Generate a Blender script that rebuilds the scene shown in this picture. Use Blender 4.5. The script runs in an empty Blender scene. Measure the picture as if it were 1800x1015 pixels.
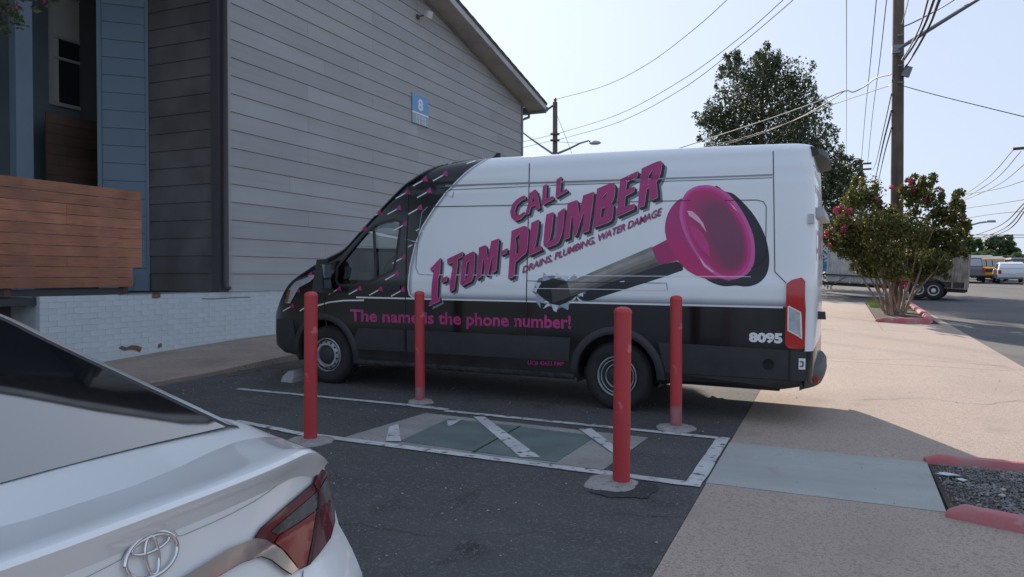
import bpy, bmesh, math, random
from mathutils import Vector, Matrix, noise
from mathutils.bvhtree import BVHTree
from mathutils.geometry import tessellate_polygon
R = random.Random(7)
SC = bpy.context.scene
COL = SC.collection

# ------------------------------------------------------------------ camera, sky, sun, exposure
F_PX, CX, CY, HCAM = 1320.0, 900.0, 507.5, 1.46      # photo is 1800 x 1015
YAW = math.atan(570.0 / F_PX)
PITCH = math.atan((CY - 485.0) / F_PX)
cam_data = bpy.data.cameras.new('camera')
cam_data.sensor_width = 36.0
cam_data.lens = F_PX / 1800.0 * 36.0
cam_data.clip_start = 0.05
cam_data.clip_end = 3000.0
cam = bpy.data.objects.new('camera', cam_data)
COL.objects.link(cam)
cam.location = (0, 0, HCAM)
cam.rotation_euler = (math.pi / 2 - PITCH, 0, YAW)
SC.camera = cam

SUN_AZ = math.radians(27.0)      # left of +Y
SUN_EL = math.radians(23.0)
SUN_DIR = Vector((-math.sin(SUN_AZ) * math.cos(SUN_EL), math.cos(SUN_AZ) * math.cos(SUN_EL), math.sin(SUN_EL)))
world = bpy.data.worlds.new('World')
SC.world = world
world.use_nodes = True
wn = world.node_tree.nodes
sky = wn.new('ShaderNodeTexSky')
sky.sky_type = 'NISHITA'
sky.sun_disc = False
sky.sun_elevation = SUN_EL
sky.sun_rotation = -SUN_AZ
sky.altitude = 150
sky.air_density = 1.0
sky.dust_density = 2.2
sky.ozone_density = 2.0
wn['Background'].inputs['Strength'].default_value = 0.15
haze_g = wn.new('ShaderNodeGamma')          # thin bright haze evens the sky out
haze_g.inputs['Gamma'].default_value = 0.16
world.node_tree.links.new(sky.outputs[0], haze_g.inputs['Color'])
haze_t = wn.new('ShaderNodeMix')
haze_t.data_type = 'RGBA'
haze_t.blend_type = 'MULTIPLY'
haze_t.inputs[0].default_value = 1.0
haze_t.inputs[7].default_value = (0.93, 1.065, 1.31, 1)
world.node_tree.links.new(haze_g.outputs[0], haze_t.inputs[6])
world.node_tree.links.new(haze_t.outputs[2], wn['Background'].inputs['Color'])
sun_data = bpy.data.lights.new('sun', 'SUN')
sun_data.energy = 2.0
sun_data.angle = math.radians(0.6)
sun_data.color = (1.0, 0.87, 0.74)
sun = bpy.data.objects.new('sun', sun_data)
COL.objects.link(sun)
sun.rotation_euler = (-SUN_DIR).to_track_quat('-Z', 'Y').to_euler()
sun.location = (-20, 30, 30)
SC.view_settings.view_transform = 'Standard'
SC.view_settings.look = 'None'
SC.view_settings.gamma = 1.0
SC.view_settings.use_curve_mapping = False
SC.view_settings.exposure = 1.85

# ------------------------------------------------------------------ pixel -> world
FWD = Vector((-math.sin(YAW) * math.cos(PITCH), math.cos(YAW) * math.cos(PITCH), -math.sin(PITCH)))
RGT = Vector((math.cos(YAW), math.sin(YAW), 0))
UPV = RGT.cross(FWD)
CAMP = Vector((0, 0, HCAM))
K, KY, Y0 = 0.0155, 0.02, 7.6            # the lot falls to the street and rises away from the camera


def ray(x, y):
    return (x - CX) * RGT + F_PX * FWD - (y - CY) * UPV


def gz(x, y):
    return -K * max(-14, min(16, x)) + KY * (max(-20, min(80, y)) - Y0)


def G(x, y, dz=0.0):
    d = ray(x, y)
    t = (HCAM - dz + KY * Y0) / (-(d.z + K * d.x - KY * d.y))
    return CAMP + t * d


def onY(x, y, Y):
    d = ray(x, y)
    return CAMP + d * (Y / d.y)


def onX(x, y, X):
    d = ray(x, y)
    return CAMP + d * (X / d.x)


# ------------------------------------------------------------------ materials
MATS = {}


def mat(name, col, rough=0.6, metal=0.0, var=0.0, vscale=3.0, col2=None, bump=0.0, bscale=60.0, speck=None,
        coat=0.0, rand=0.0, spec=0.5, speck_scale=140.0, speck_lim=0.62, streak=None, patch=None):
    """Principled material; var = large noise towards col2, speck = fine grains of another colour."""
    if name in MATS:
        return MATS[name]
    m = bpy.data.materials.new(name)
    m.use_nodes = True
    nt = m.node_tree
    N, L = nt.nodes, nt.links
    bs = N['Principled BSDF']
    bs.inputs['Roughness'].default_value = rough
    bs.inputs['Metallic'].default_value = metal
    bs.inputs['Specular IOR Level'].default_value = spec
    bs.inputs['Coat Weight'].default_value = coat
    bs.inputs['Coat Roughness'].default_value = 0.04
    c = tuple(col) + (1,)
    src = None
    tc = N.new('ShaderNodeTexCoord')
    vec = tc.outputs['Object']

    def mixc(fac, a, b):
        mx = N.new('ShaderNodeMix')
        mx.data_type = 'RGBA'
        for sock, v in ((mx.inputs[0], fac), (mx.inputs[6], a), (mx.inputs[7], b)):
            if hasattr(v, 'is_linked'):
                L.new(v, sock)
            else:
                sock.default_value = v
        return mx.outputs[2]

    def nz(scale, detail=4, stretch=None, v=None):
        t = N.new('ShaderNodeTexNoise')
        t.inputs['Scale'].default_value = scale
        t.inputs['Detail'].default_value = detail
        vv = v or vec
        if stretch:
            mp = N.new('ShaderNodeMapping')
            mp.inputs['Scale'].default_value = stretch
            L.new(vv, mp.inputs[0])
            vv = mp.outputs[0]
        L.new(vv, t.inputs['Vector'])
        return t.outputs['Fac']

    def ramp(f, a, b):
        r = N.new('ShaderNodeMapRange')
        r.inputs[1].default_value = a
        r.inputs[2].default_value = b
        L.new(f, r.inputs[0])
        return r.outputs[0]
    if var:
        c2 = tuple(col2 or [v * 0.6 for v in col]) + (1,)
        src = mixc(ramp(nz(vscale, 6), 0.5 - 0.5 / (1 + 3 * var), 0.5 + 0.5 / (1 + 3 * var)), c, c2)
    if streak:
        sc, stretch, scol, amt = streak
        f = ramp(nz(sc, 5, stretch), 0.45, 0.75)
        mm = N.new('ShaderNodeMath'); mm.operation = 'MULTIPLY'; mm.inputs[1].default_value = amt
        L.new(f, mm.inputs[0])
        src = mixc(mm.outputs[0], src or c, tuple(scol) + (1,))
    if patch:
        sc, lo, hi, pcol = patch
        src = mixc(ramp(nz(sc, 8), lo, hi), src or c, tuple(pcol) + (1,))
    if speck:
        for i, (sc, lim) in enumerate(((speck_scale, speck_lim), (speck_scale * 0.4, speck_lim + 0.04))):
            src = mixc(ramp(nz(sc, 2), lim, lim + 0.06), src or c, tuple(speck) + (1,))
    if rand:
        oi = N.new('ShaderNodeObjectInfo')
        hs = N.new('ShaderNodeHueSaturation')
        r = N.new('ShaderNodeMapRange')
        r.inputs[3].default_value = 1 - rand
        r.inputs[4].default_value = 1 + rand
        L.new(oi.outputs['Random'], r.inputs[0])
        L.new(r.outputs[0], hs.inputs['Value'])
        if src:
            L.new(src, hs.inputs['Color'])
        else:
            hs.inputs['Color'].default_value = c
        src = hs.outputs[0]
    if src:
        L.new(src, bs.inputs['Base Color'])
    else:
        bs.inputs['Base Color'].default_value = c
    if bump:
        b = N.new('ShaderNodeBump')
        b.inputs['Strength'].default_value = bump
        b.inputs['Distance'].default_value = 0.01
        L.new(nz(bscale, 4), b.inputs['Height'])
        L.new(b.outputs[0], bs.inputs['Normal'])
    MATS[name] = m
    return m


def glass_mat(name, tint, refl=0.12):
    if name in MATS:
        return MATS[name]
    m = bpy.data.materials.new(name)
    m.use_nodes = True
    N, L = m.node_tree.nodes, m.node_tree.links
    N.clear()
    o = N.new('ShaderNodeOutputMaterial')
    mx = N.new('ShaderNodeMixShader')
    lw = N.new('ShaderNodeLayerWeight'); lw.inputs[0].default_value = refl
    t = N.new('ShaderNodeBsdfTransparent'); t.inputs[0].default_value = tuple(tint) + (1,)
    g = N.new('ShaderNodeBsdfGlossy'); g.inputs['Roughness'].default_value = 0.02
    L.new(lw.outputs['Fresnel'], mx.inputs[0]); L.new(t.outputs[0], mx.inputs[1]); L.new(g.outputs[0], mx.inputs[2])
    L.new(mx.outputs[0], o.inputs[0])
    MATS[name] = m
    return m


def leaf_mat(name, a, b, c=None):
    """Leaf colour varied per leaf through a face-corner attribute."""
    m = bpy.data.materials.new(name)
    m.use_nodes = True
    N, L = m.node_tree.nodes, m.node_tree.links
    bs = N['Principled BSDF']
    at = N.new('ShaderNodeAttribute'); at.attribute_name = 'tone'
    cr = N.new('ShaderNodeValToRGB')
    cr.color_ramp.elements[0].color = tuple(a) + (1,)
    cr.color_ramp.elements[1].color = tuple(b) + (1,)
    cr.color_ramp.elements[1].position = 0.8
    if c:
        e = cr.color_ramp.elements.new(0.93); e.color = tuple(c) + (1,)
    L.new(at.outputs['Fac'], cr.inputs[0])
    L.new(cr.outputs[0], bs.inputs['Base Color'])
    bs.inputs['Roughness'].default_value = 0.55
    bs.inputs['Specular IOR Level'].default_value = 0.3
    tr = N.new('ShaderNodeBsdfTranslucent'); mx = N.new('ShaderNodeMixShader'); mx.inputs[0].default_value = 0.3
    L.new(cr.outputs[0], tr.inputs[0]); L.new(bs.outputs[0], mx.inputs[1]); L.new(tr.outputs[0], mx.inputs[2])
    L.new(mx.outputs[0], N['Material Output'].inputs[0])
    return m


# ------------------------------------------------------------------ objects
def tag(o, label=None, cat=None, group=None, kind=None):
    for k, v in (('label', label), ('category', cat), ('group', group), ('kind', kind)):
        if v:
            o[k] = v
    return o


def obj(name, verts, faces, m=None, parent=None, smooth=False, mi=None):
    me = bpy.data.meshes.new(name)
    me.from_pydata([tuple(v) for v in verts], [], [tuple(f) for f in faces])
    mm = m if isinstance(m, (list, tuple)) else [m]
    for x in mm:
        if x:
            me.materials.append(x)
    if mi:
        for p, i in zip(me.polygons, mi):
            p.material_index = i
    if smooth:
        for p in me.polygons:
            p.use_smooth = True
    me.update()
    o = bpy.data.objects.new(name, me)
    COL.objects.link(o)
    o.parent = parent
    return o


def empty(name, loc=(0, 0, 0), label=None, cat=None, group=None, matrix=None, kind=None):
    o = bpy.data.objects.new(name, None)
    COL.objects.link(o)
    if matrix is not None:
        o.matrix_world = matrix
    else:
        o.location = loc
    o.empty_display_size = 0.1
    return tag(o, label, cat, group, kind)


class MB:
    """Mesh builder: collects boxes, tubes, lathes, prisms."""
    def __init__(s):
        s.v, s.f = [], []

    def add(s, v, f):
        n = len(s.v)
        s.v += [Vector(p) for p in v]
        s.f += [tuple(i + n for i in q) for q in f]
        return s

    def box(s, a, b, taper=0.0):
        x0, y0, z0 = a; x1, y1, z1 = b
        t = taper
        return s.add([(x0, y0, z0), (x1, y0, z0), (x1, y1, z0), (x0, y1, z0),
                      (x0 + t, y0 + t, z1), (x1 - t, y0 + t, z1), (x1 - t, y1 - t, z1), (x0 + t, y1 - t, z1)],
                     [(0, 3, 2, 1), (4, 5, 6, 7), (0, 1, 5, 4), (1, 2, 6, 5), (2, 3, 7, 6), (3, 0, 4, 7)])

    def prism(s, poly, d):
        """poly: 3D points (planar), extruded along vector d."""
        n = len(poly)
        p = [Vector(q) for q in poly]
        d = Vector(d)
        return s.add(p + [q + d for q in p], [tuple(range(n - 1, -1, -1)), tuple(range(n, 2 * n))] +
                     [(i, (i + 1) % n, n + (i + 1) % n, n + i) for i in range(n)])

    def tube(s, pts, r, n=8, cap=True):
        pts = [Vector(p) for p in pts]
        rs = r if isinstance(r, (list, tuple)) else [r] * len(pts)
        base = len(s.v)
        ref = Vector((0.31, 0.17, 0.93))
        for i, p in enumerate(pts):
            t = (pts[min(i + 1, len(pts) - 1)] - pts[max(i - 1, 0)]).normalized()
            a = t.cross(ref)
            if a.length < 0.05:
                a = t.cross(Vector((1, 0, 0)))
            a.normalize()
            b = t.cross(a)
            for k in range(n):
                an = 2 * math.pi * k / n
                s.v.append(p + (a * math.cos(an) + b * math.sin(an)) * rs[i])
        for i in range(len(pts) - 1):
            for k in range(n):
                q = base + i * n
                s.f.append((q + k, q + (k + 1) % n, q + n + (k + 1) % n, q + n + k))
        if cap:
            s.f.append(tuple(base + k for k in range(n)))
            s.f.append(tuple(base + (len(pts) - 1) * n + k for k in range(n)))
        return s

    def lathe(s, prof, n=24, axis='Z', c=(0, 0, 0)):
        """prof: (radius, height) pairs, spun round an axis through c."""
        base = len(s.v)
        c = Vector(c)
        for r, h in prof:
            for k in range(n):
                a = 2 * math.pi * k / n
                u, w = r * math.cos(a), r * math.sin(a)
                s.v.append(c + (Vector((u, w, h)) if axis == 'Z' else Vector((u, h, w)) if axis == 'Y' else Vector((h, u, w))))
        for i in range(len(prof) - 1):
            for k in range(n):
                q = base + i * n
                s.f.append((q + k, q + (k + 1) % n, q + n + (k + 1) % n, q + n + k))
        s.f.append(tuple(base + k for k in range(n)))
        s.f.append(tuple(base + (len(prof) - 1) * n + k for k in range(n)))
        return s

    def build(s, name, m, parent=None, smooth=False):
        return obj(name, s.v, s.f, m, parent, smooth)


def fix_normals(o):
    bm = bmesh.new(); bm.from_mesh(o.data)
    bmesh.ops.recalc_face_normals(bm, faces=bm.faces)
    bm.to_mesh(o.data); bm.free()
    return o


def smooth_by_angle(o, deg=35):
    me = o.data
    bm = bmesh.new(); bm.from_mesh(me)
    bmesh.ops.recalc_face_normals(bm, faces=bm.faces)
    lim = math.radians(deg)
    for e in bm.edges:
        e.smooth = len(e.link_faces) == 2 and e.calc_face_angle(0) < lim
    for f in bm.faces:
        f.smooth = True
    bm.to_mesh(me); bm.free()
    return o


def boolean(o, cutters):
    for c in cutters:
        fix_normals(c)
        md = o.modifiers.new('cut', 'BOOLEAN'); md.operation = 'DIFFERENCE'; md.solver = 'EXACT'; md.object = c
        dg = bpy.context.evaluated_depsgraph_get()
        me = bpy.data.meshes.new_from_object(o.evaluated_get(dg))
        o.modifiers.clear()
        old = o.data
        o.data = me
        bpy.data.meshes.remove(old)
        bpy.data.objects.remove(c)


def lerp(tab, x):
    """piecewise-linear / smooth table lookup"""
    if x <= tab[0][0]:
        return tab[0][1]
    for (a, p), (b, q) in zip(tab, tab[1:]):
        if x <= b:
            return p + (q - p) * (x - a) / (b - a)
    return tab[-1][1]


def spl(tab, x):
    """monotone-ish smooth table lookup (Catmull-Rom)"""
    n = len(tab)
    if x <= tab[0][0]:
        return tab[0][1]
    if x >= tab[-1][0]:
        return tab[-1][1]
    for i in range(n - 1):
        if x <= tab[i + 1][0]:
            break
    x1, y1 = tab[i]; x2, y2 = tab[i + 1]
    x0, y0 = tab[max(i - 1, 0)]; x3, y3 = tab[min(i + 2, n - 1)]
    t = (x - x1) / (x2 - x1)
    m1 = (y2 - y0) / (x2 - x0) * (x2 - x1)
    m2 = (y3 - y1) / (x3 - x1) * (x2 - x1)
    return (2 * t**3 - 3 * t**2 + 1) * y1 + (t**3 - 2 * t**2 + t) * m1 + (-2 * t**3 + 3 * t**2) * y2 + (t**3 - t**2) * m2


# ------------------------------------------------------------------ print and trim laid on curved bodywork
class Skin:
    """Surface of a body, to lay decals, seams and lamps on it."""
    def __init__(s, o, root):
        s.root = root
        s.mw = root.matrix_world.copy()
        s.inv = s.mw.inverted()
        bm = bmesh.new(); bm.from_mesh(o.data)
        s.bvh = BVHTree.FromBMesh(bm)
        bm.free()
        s.cam = s.inv @ CAMP
        s.rot = s.inv.to_3x3()

    def px(s, x, y, off=0.0):
        d = (s.rot @ ray(x, y)).normalized()
        h, n, i, t = s.bvh.ray_cast(s.cam, d)
        if h is None:
            h, n, i, t = s.bvh.find_nearest(s.cam + d * s.far)
        if n.dot(d) > 0:
            n = -n
        return h + n * off

    far = 8.0

    def hits(s, x, y):
        return s.bvh.ray_cast(s.cam, (s.rot @ ray(x, y)).normalized())[0] is not None

    def sz(s, a, z, off=0.0, side=1):
        o = Vector((a, 3.0 * side, z))
        h, n, i, t = s.bvh.ray_cast(o, Vector((0, -side, 0)))
        if h is None:
            h, n, i, t = s.bvh.find_nearest(Vector((a, side, z)))
        if n.y * side < 0:
            n = -n
        return h + n * off

    def lay(s, name, loops, m, off=0.002, mode='px', grid=10.0, parent=None, smooth=True, extra=None, side=1):
        """loops: list of shapes, each [outer, hole, hole...] in 2D; or a ready 2D mesh (verts, faces)."""
        bm = bmesh.new()
        if isinstance(loops, tuple):
            vs = [bm.verts.new((x, y, 0)) for x, y in loops[0]]
            for f in loops[1]:
                try:
                    bm.faces.new([vs[i] for i in f])
                except ValueError:
                    pass
        else:
            for shape in loops:
                pl = [[Vector((x, y, 0)) for x, y in lp] for lp in shape]
                flat = [v for lp in pl for v in lp]
                vs = [bm.verts.new(v) for v in flat]
                for t in tessellate_polygon(pl):
                    try:
                        bm.faces.new([vs[i] for i in t])
                    except ValueError:
                        pass
        if extra:
            for v in bm.verts:
                v.co.x, v.co.y = extra(v.co.x, v.co.y)
        if grid:
            for ax in (0, 1):
                lo = min(v.co[ax] for v in bm.verts); hi = max(v.co[ax] for v in bm.verts)
                k = math.ceil(lo / grid)
                while k * grid < hi:
                    co = [0, 0, 0]; co[ax] = k * grid + 1e-4
                    no = [0, 0, 0]; no[ax] = 1
                    bmesh.ops.bisect_plane(bm, geom=bm.verts[:] + bm.edges[:] + bm.faces[:], plane_co=co, plane_no=no)
                    k += 1
        for v in bm.verts:
            v.co = s.px(v.co.x, v.co.y, off) if mode == 'px' else s.sz(v.co.x, v.co.y, off, side)
        for f in bm.faces:
            f.smooth = smooth
        bmesh.ops.recalc_face_normals(bm, faces=bm.faces)
        me = bpy.data.meshes.new(name)
        bm.to_mesh(me); bm.free()
        me.materials.append(m)
        o = bpy.data.objects.new(name, me)
        COL.objects.link(o)
        o.parent = parent or s.root
        return o

    def ribbon(s, name, pts, w, m, off=0.002, mode='px', parent=None, closed=False, step=8.0, side=1):
        p = [Vector((x, y)) for x, y in pts]
        if closed:
            p.append(p[0])
        q = []
        for a, b in zip(p, p[1:]):
            n = max(1, int((b - a).length / step))
            q += [a.lerp(b, i / n) for i in range(n)]
        q.append(p[-1])
        verts, faces = [], []
        for i, c in enumerate(q):
            t = (q[min(i + 1, len(q) - 1)] - q[max(i - 1, 0)]).normalized()
            nn = Vector((-t.y, t.x)) * w / 2
            verts += [(c.x + nn.x, c.y + nn.y), (c.x - nn.x, c.y - nn.y)]
        faces = [(2 * i, 2 * i + 1, 2 * i + 3, 2 * i + 2) for i in range(len(q) - 1)]
        return s.lay(name, (verts, faces), m, off, mode, None, parent, side=side)

    def bead(s, name, pts, r, m, off=0.0, parent=None, closed=False, n=6, mode='px'):
        q = [s.px(x, y, off) if mode == 'px' else s.sz(x, y, off) for x, y in pts]
        if closed:
            q += q[:2]
        return MB().tube(q, r, n, not closed).build(name, m, parent or s.root, True)


def text_mesh(txt, bold=0.0, shear=0.0, space=1.0):
    """A text outline from Blender's built-in font as a 2D mesh, scaled to u in 0..1 and cap height 1."""
    cu = bpy.data.curves.new('text', 'FONT')
    cu.body = txt
    cu.offset = bold
    cu.shear = shear
    cu.space_character = space
    cu.resolution_u = 3
    o = bpy.data.objects.new('text', cu)
    COL.objects.link(o)
    dg = bpy.context.evaluated_depsgraph_get()
    me = bpy.data.meshes.new_from_object(o.evaluated_get(dg))
    xs = [v.co.x for v in me.vertices]
    x0, x1 = min(xs), max(xs)
    vs = [((v.co.x - x0) / (x1 - x0), v.co.y / 0.70) for v in me.vertices]
    fs = [tuple(p.vertices) for p in me.polygons]
    bpy.data.objects.remove(o); bpy.data.curves.remove(cu); bpy.data.meshes.remove(me)
    return vs, fs


def letters(vs, fs):
    """split a 2D text mesh into its letters (pieces that overlap in x belong together)"""
    par = list(range(len(vs)))
    def find(a):
        while par[a] != a:
            par[a] = par[par[a]]
            a = par[a]
        return a
    for f in fs:
        for i in f[1:]:
            par[find(i)] = find(f[0])
    comp = {}
    for f in fs:
        comp.setdefault(find(f[0]), []).append(f)
    items = []
    for c, ff in comp.items():
        xs = [vs[i][0] for f in ff for i in f]
        items.append([min(xs), max(xs), ff])
    items.sort(key=lambda t: t[0])
    out = []
    for it in items:
        if out and min(out[-1][1], it[1]) - it[0] > .5 * min(it[1] - it[0], out[-1][1] - out[-1][0]):
            out[-1][1] = max(out[-1][1], it[1]); out[-1][2] += it[2]
        else:
            out.append(it)
    for a, b, ff in out:
        ids = sorted(set(i for f in ff for i in f)); mp = {q: k for k, q in enumerate(ids)}
        yield [vs[i] for i in ids], [tuple(mp[i] for i in f) for f in ff]


def text_px(txt, p0, p1, h0, h1, bold=0.0, shear=0.0, lean=0.0, space=1.0):
    """text laid from pixel p0 to p1 along its baseline with cap heights h0, h1"""
    vs, fs = text_mesh(txt, bold, shear, space)
    out = []
    for u, v in vs:
        h = h0 + (h1 - h0) * u
        out.append((p0[0] + (p1[0] - p0[0]) * u + lean * v * h, p0[1] + (p1[1] - p0[1]) * u - v * h))
    return out, fs

# ================================================================== THE SETTING
M_asph = mat('asphalt', (0.058, 0.057, 0.058), 0.88, var=0.6, vscale=0.9, col2=(0.085, 0.083, 0.082), bump=0.7, bscale=120,
             speck=(0.125, 0.122, 0.12), speck_scale=75, speck_lim=0.565, streak=(1.4, (0.35, 1.6, 1), (0.036, 0.036, 0.038), 0.6), patch=(2.3, 0.60, 0.72, (0.030, 0.030, 0.032)))
M_street = mat('street_asphalt', (0.075, 0.074, 0.076), 0.9, var=0.6, vscale=0.35, col2=(0.11, 0.108, 0.105), bump=0.35, bscale=120,
               speck=(0.2, 0.195, 0.19), speck_scale=70, speck_lim=0.66)
M_conc = mat('old_concrete', (0.46, 0.365, 0.305), 0.9, var=0.5, vscale=0.8, col2=(0.39, 0.31, 0.26), bump=0.4, bscale=90,
             speck=(0.30, 0.23, 0.19), speck_scale=95, speck_lim=0.535, streak=(0.7, (1, 0.4, 1), (0.33, 0.27, 0.235), 0.55), patch=(1.7, .60, .72, (.33, .26, .22)))
M_newconc = mat('new_concrete', (0.43, 0.43, 0.40), 0.85, var=0.5, vscale=1.6, col2=(0.36, 0.365, 0.345), bump=0.12, bscale=60,
                streak=(1.2, (0.5, 3, 1), (0.30, 0.30, 0.28), 0.6), patch=(3.1, .60, .72, (.31, .31, .29)), speck=(.36, .355, .335), speck_scale=60, speck_lim=.58)
M_walk = mat('walkway_concrete', (0.36, 0.29, 0.24), 0.92, var=0.7, vscale=1.2, col2=(0.24, 0.19, 0.16), bump=0.4, bscale=80,
             speck=(0.12, 0.1, 0.085), speck_scale=60, speck_lim=0.62)
M_line = mat('worn_white_paint', (0.60, 0.60, 0.59), 0.8, var=0.5, vscale=2.5, col2=(0.44, 0.44, 0.44), bump=0.3, bscale=120,
             patch=(13.0, 0.56, 0.66, (0.10, 0.10, 0.10)))
M_dirt = mat('dark_joint', (0.03, 0.027, 0.024), 0.95)
M_red = mat('red_paint', (0.55, 0.042, 0.045), 0.5, var=0.5, vscale=2.2, col2=(0.47, 0.05, 0.06), bump=0.2, bscale=45, patch=(9.0, .62, .68, (.60, .17, .16)), streak=(5, (1, 1, .25), (.40, .04, .045), .5))
M_redkerb = mat('worn_red_kerb', (0.52, 0.10, 0.115), 0.8, var=0.6, vscale=3.0, col2=(0.45, 0.22, 0.215), bump=0.4, bscale=55,
                patch=(7.0, 0.56, 0.68, (0.46, 0.37, 0.33)))
M_terrain = mat('far_ground', (0.10, 0.10, 0.08), 0.95, var=0.6, vscale=0.1, col2=(0.07, 0.09, 0.05))


def sheet(name, pts, m, dz, parent=None, thick=0.0, kind=None, label=None):
    """flat piece lying on the tilted ground, dz above it; pts are (X, Y)."""
    n = len(pts)
    v = [Vector((x, y, gz(x, y) + dz)) for x, y in pts]
    f = [tuple(range(n))]
    if thick:
        v += [p - Vector((0, 0, thick)) for p in v]
        f = [tuple(range(n)), tuple(range(2 * n - 1, n - 1, -1))] + [(i, n + i, n + (i + 1) % n, (i + 1) % n) for i in range(n)]
    o = obj(name, v, f, m, parent)
    fix_normals(o)
    if kind:
        o['kind'] = kind
    if label:
        o['label'] = label
    return o


def rect(x0, y0, x1, y1):
    return [(x0, y0), (x1, y0), (x1, y1), (x0, y1)]


# the one big ground sheet
gx = [-900, -300, -100, -40, -14, 16, 40, 100, 300, 900]
gy = [-600, -100, -20, 80, 150, 400, 1500]
gv = [(x, y, gz(x, y) - 0.10) for y in gy for x in gx]
gf = [(j * len(gx) + i, j * len(gx) + i + 1, (j + 1) * len(gx) + i + 1, (j + 1) * len(gx) + i)
      for j in range(len(gy) - 1) for i in range(len(gx) - 1)]
tag(obj('ground', gv, gf, M_terrain), kind='structure')

lot = sheet('parking_lot', rect(-7.66, -9, -0.85, 31), M_asph, 0.0, thick=0.08, kind='structure')
street = sheet('street', rect(2.62, -12, 15.9, 79.5), M_street, -0.012, thick=0.06, kind='structure')
side_street = sheet('side_street', rect(-13.5, 31.0, 2.62, 79.5), M_street, -0.012, thick=0.06, kind='structure')
# concrete apron between the lot and the street, cast in panels
apron = sheet('concrete_apron', rect(-0.86, -12, 2.40, 31), M_dirt, -0.02, thick=0.05, kind='structure')
cells = [(-0.845, -11.9, 2.39, -2.2), (-0.845, -2.19, 2.39, 1.6), (-0.845, 1.61, 2.39, 5.465), (-0.845, 6.775, 2.39, 12.9), (-0.845, 12.915, 2.39, 19.0),
         (-0.845, 19.015, 0.98, 24.9), (-0.845, 24.915, 0.98, 30.98), (0.99, 19.015, 2.39, 21.4)]
for c in cells:
    sheet('concrete_panel', rect(*c), M_conc, 0.003, apron, 0.05)
sheet('concrete_panel', [(-0.849, 5.475), (0.655, 5.475), (0.67, 6.765), (-0.849, 6.765)], M_newconc, 0.006, apron, 0.05,
      label='smooth pale grey newer concrete panel')
gut = sheet('concrete_gutter', rect(2.405, -12, 2.615, 31), M_conc, -0.004, thick=0.06, kind='structure')

# raised walkway along the brick plinth
walk_v = []
wk = [(-9.72, 6.9), (-7.70, 6.9), (-7.70, 24.5), (-9.72, 24.5)]
wz = lambda x, y: gz(x, y) + 0.055 + max(0.0, min(1.0, (y - 7.6) / 2.2)) * 0.07
n_w = 14
vv, ff = [], []
for i in range(n_w + 1):
    y = 6.3 + (24.5 - 6.3) * i / n_w
    zz = wz(-8.7, y)
    for x, z in ((-9.74, zz + 0.02), (-7.72, zz), (-7.66 - 0.02 * noise.noise(Vector((y, 1, 2))), zz - 0.02), (-7.655, gz(-7.66, y) - 0.05)):
        vv.append((x, y, z))
for i in range(n_w):
    for k in range(3):
        ff.append((i * 4 + k, i * 4 + k + 1, i * 4 + k + 5, i * 4 + k + 4))
walk = tag(fix_normals(obj('walkway', vv, ff, M_walk)), kind='structure')
lot2 = sheet('asphalt_patch', [(-13, -9), (-7.66, -9), (-7.66, 7.3), (-9.7, 6.7), (-13, 6.7)], M_asph, -0.005, thick=0.06, kind='structure')

# painted outline of the no-parking box and the stripes (parts of the lot)
def ground_poly(name, px, m, dz, parent, thick=0.0):
    return sheet(name, [(lambda g: (g.x, g.y))(G(x, y)) for x, y in px], m, dz, parent, thick)


def paint_band(x0, y0, x1, y1, w, dz=0.008, m=None):
    a, b = Vector((x0, y0)), Vector((x1, y1))
    t = (b - a).normalized(); nn = Vector((-t.y, t.x)) * w / 2
    L = (b - a).length
    k = max(2, int(L / 0.12))
    lf, rt = [], []
    for i in range(k + 1):
        c = a.lerp(b, i / k)
        j1 = 0.010 * noise.noise(Vector((c.x * 9, c.y * 9, 3))); j2 = 0.010 * noise.noise(Vector((c.x * 9, c.y * 9, 8)))
        lf.append(tuple(c + nn * (1 + j1 / w * 2))); rt.append(tuple(c - nn * (1 + j2 / w * 2)))
    vs = [(x, y, gz(x, y) + dz) for x, y in lf + rt]
    n = k + 1
    return fix_normals(obj('painted_line', vs, [(i, i + 1, n + i + 1, n + i) for i in range(k)], m or M_line, lot))


paint_band(-4.45, 5.455, -0.93, 5.395, 0.105)
paint_band(-5.35, 5.62, -4.46, 5.46, 0.085)
paint_band(-6.62, 6.985, -4.30, 7.0, 0.085)
paint_band(-4.29, 7.0, -3.75, 6.965, 0.10)
paint_band(-3.74, 6.90, -0.975, 6.885, 0.085)
paint_band(-0.925, 5.345, -0.92, 6.93, 0.115, 0.0085)

def crack(pts, w, dz, parent, m=None):
    rg = random.Random(len(pts) * 7 + int(pts[0][0] * 10))
    p = [Vector(q) for q in pts]
    line = []
    for a, b in zip(p, p[1:]):
        n = max(2, int((b - a).length / .09))
        for i in range(n):
            line.append(a.lerp(b, i / n) + Vector((rg.gauss(0, .016), rg.gauss(0, .016))))
    line.append(p[-1])
    v, f = [], []
    for i, c in enumerate(line):
        t = (line[min(i + 1, len(line) - 1)] - line[max(i - 1, 0)]).normalized()
        nn = Vector((-t.y, t.x)) * w * rg.uniform(.3, 1.0) * (0.2 if i in (0, len(line) - 1) else 1)
        for q in (c + nn, c - nn):
            v.append((q.x, q.y, gz(q.x, q.y) + dz))
    f = [(2 * i, 2 * i + 1, 2 * i + 3, 2 * i + 2) for i in range(len(line) - 1)]
    return fix_normals(obj('crack', v, f, m or M_dirt, parent))


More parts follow.
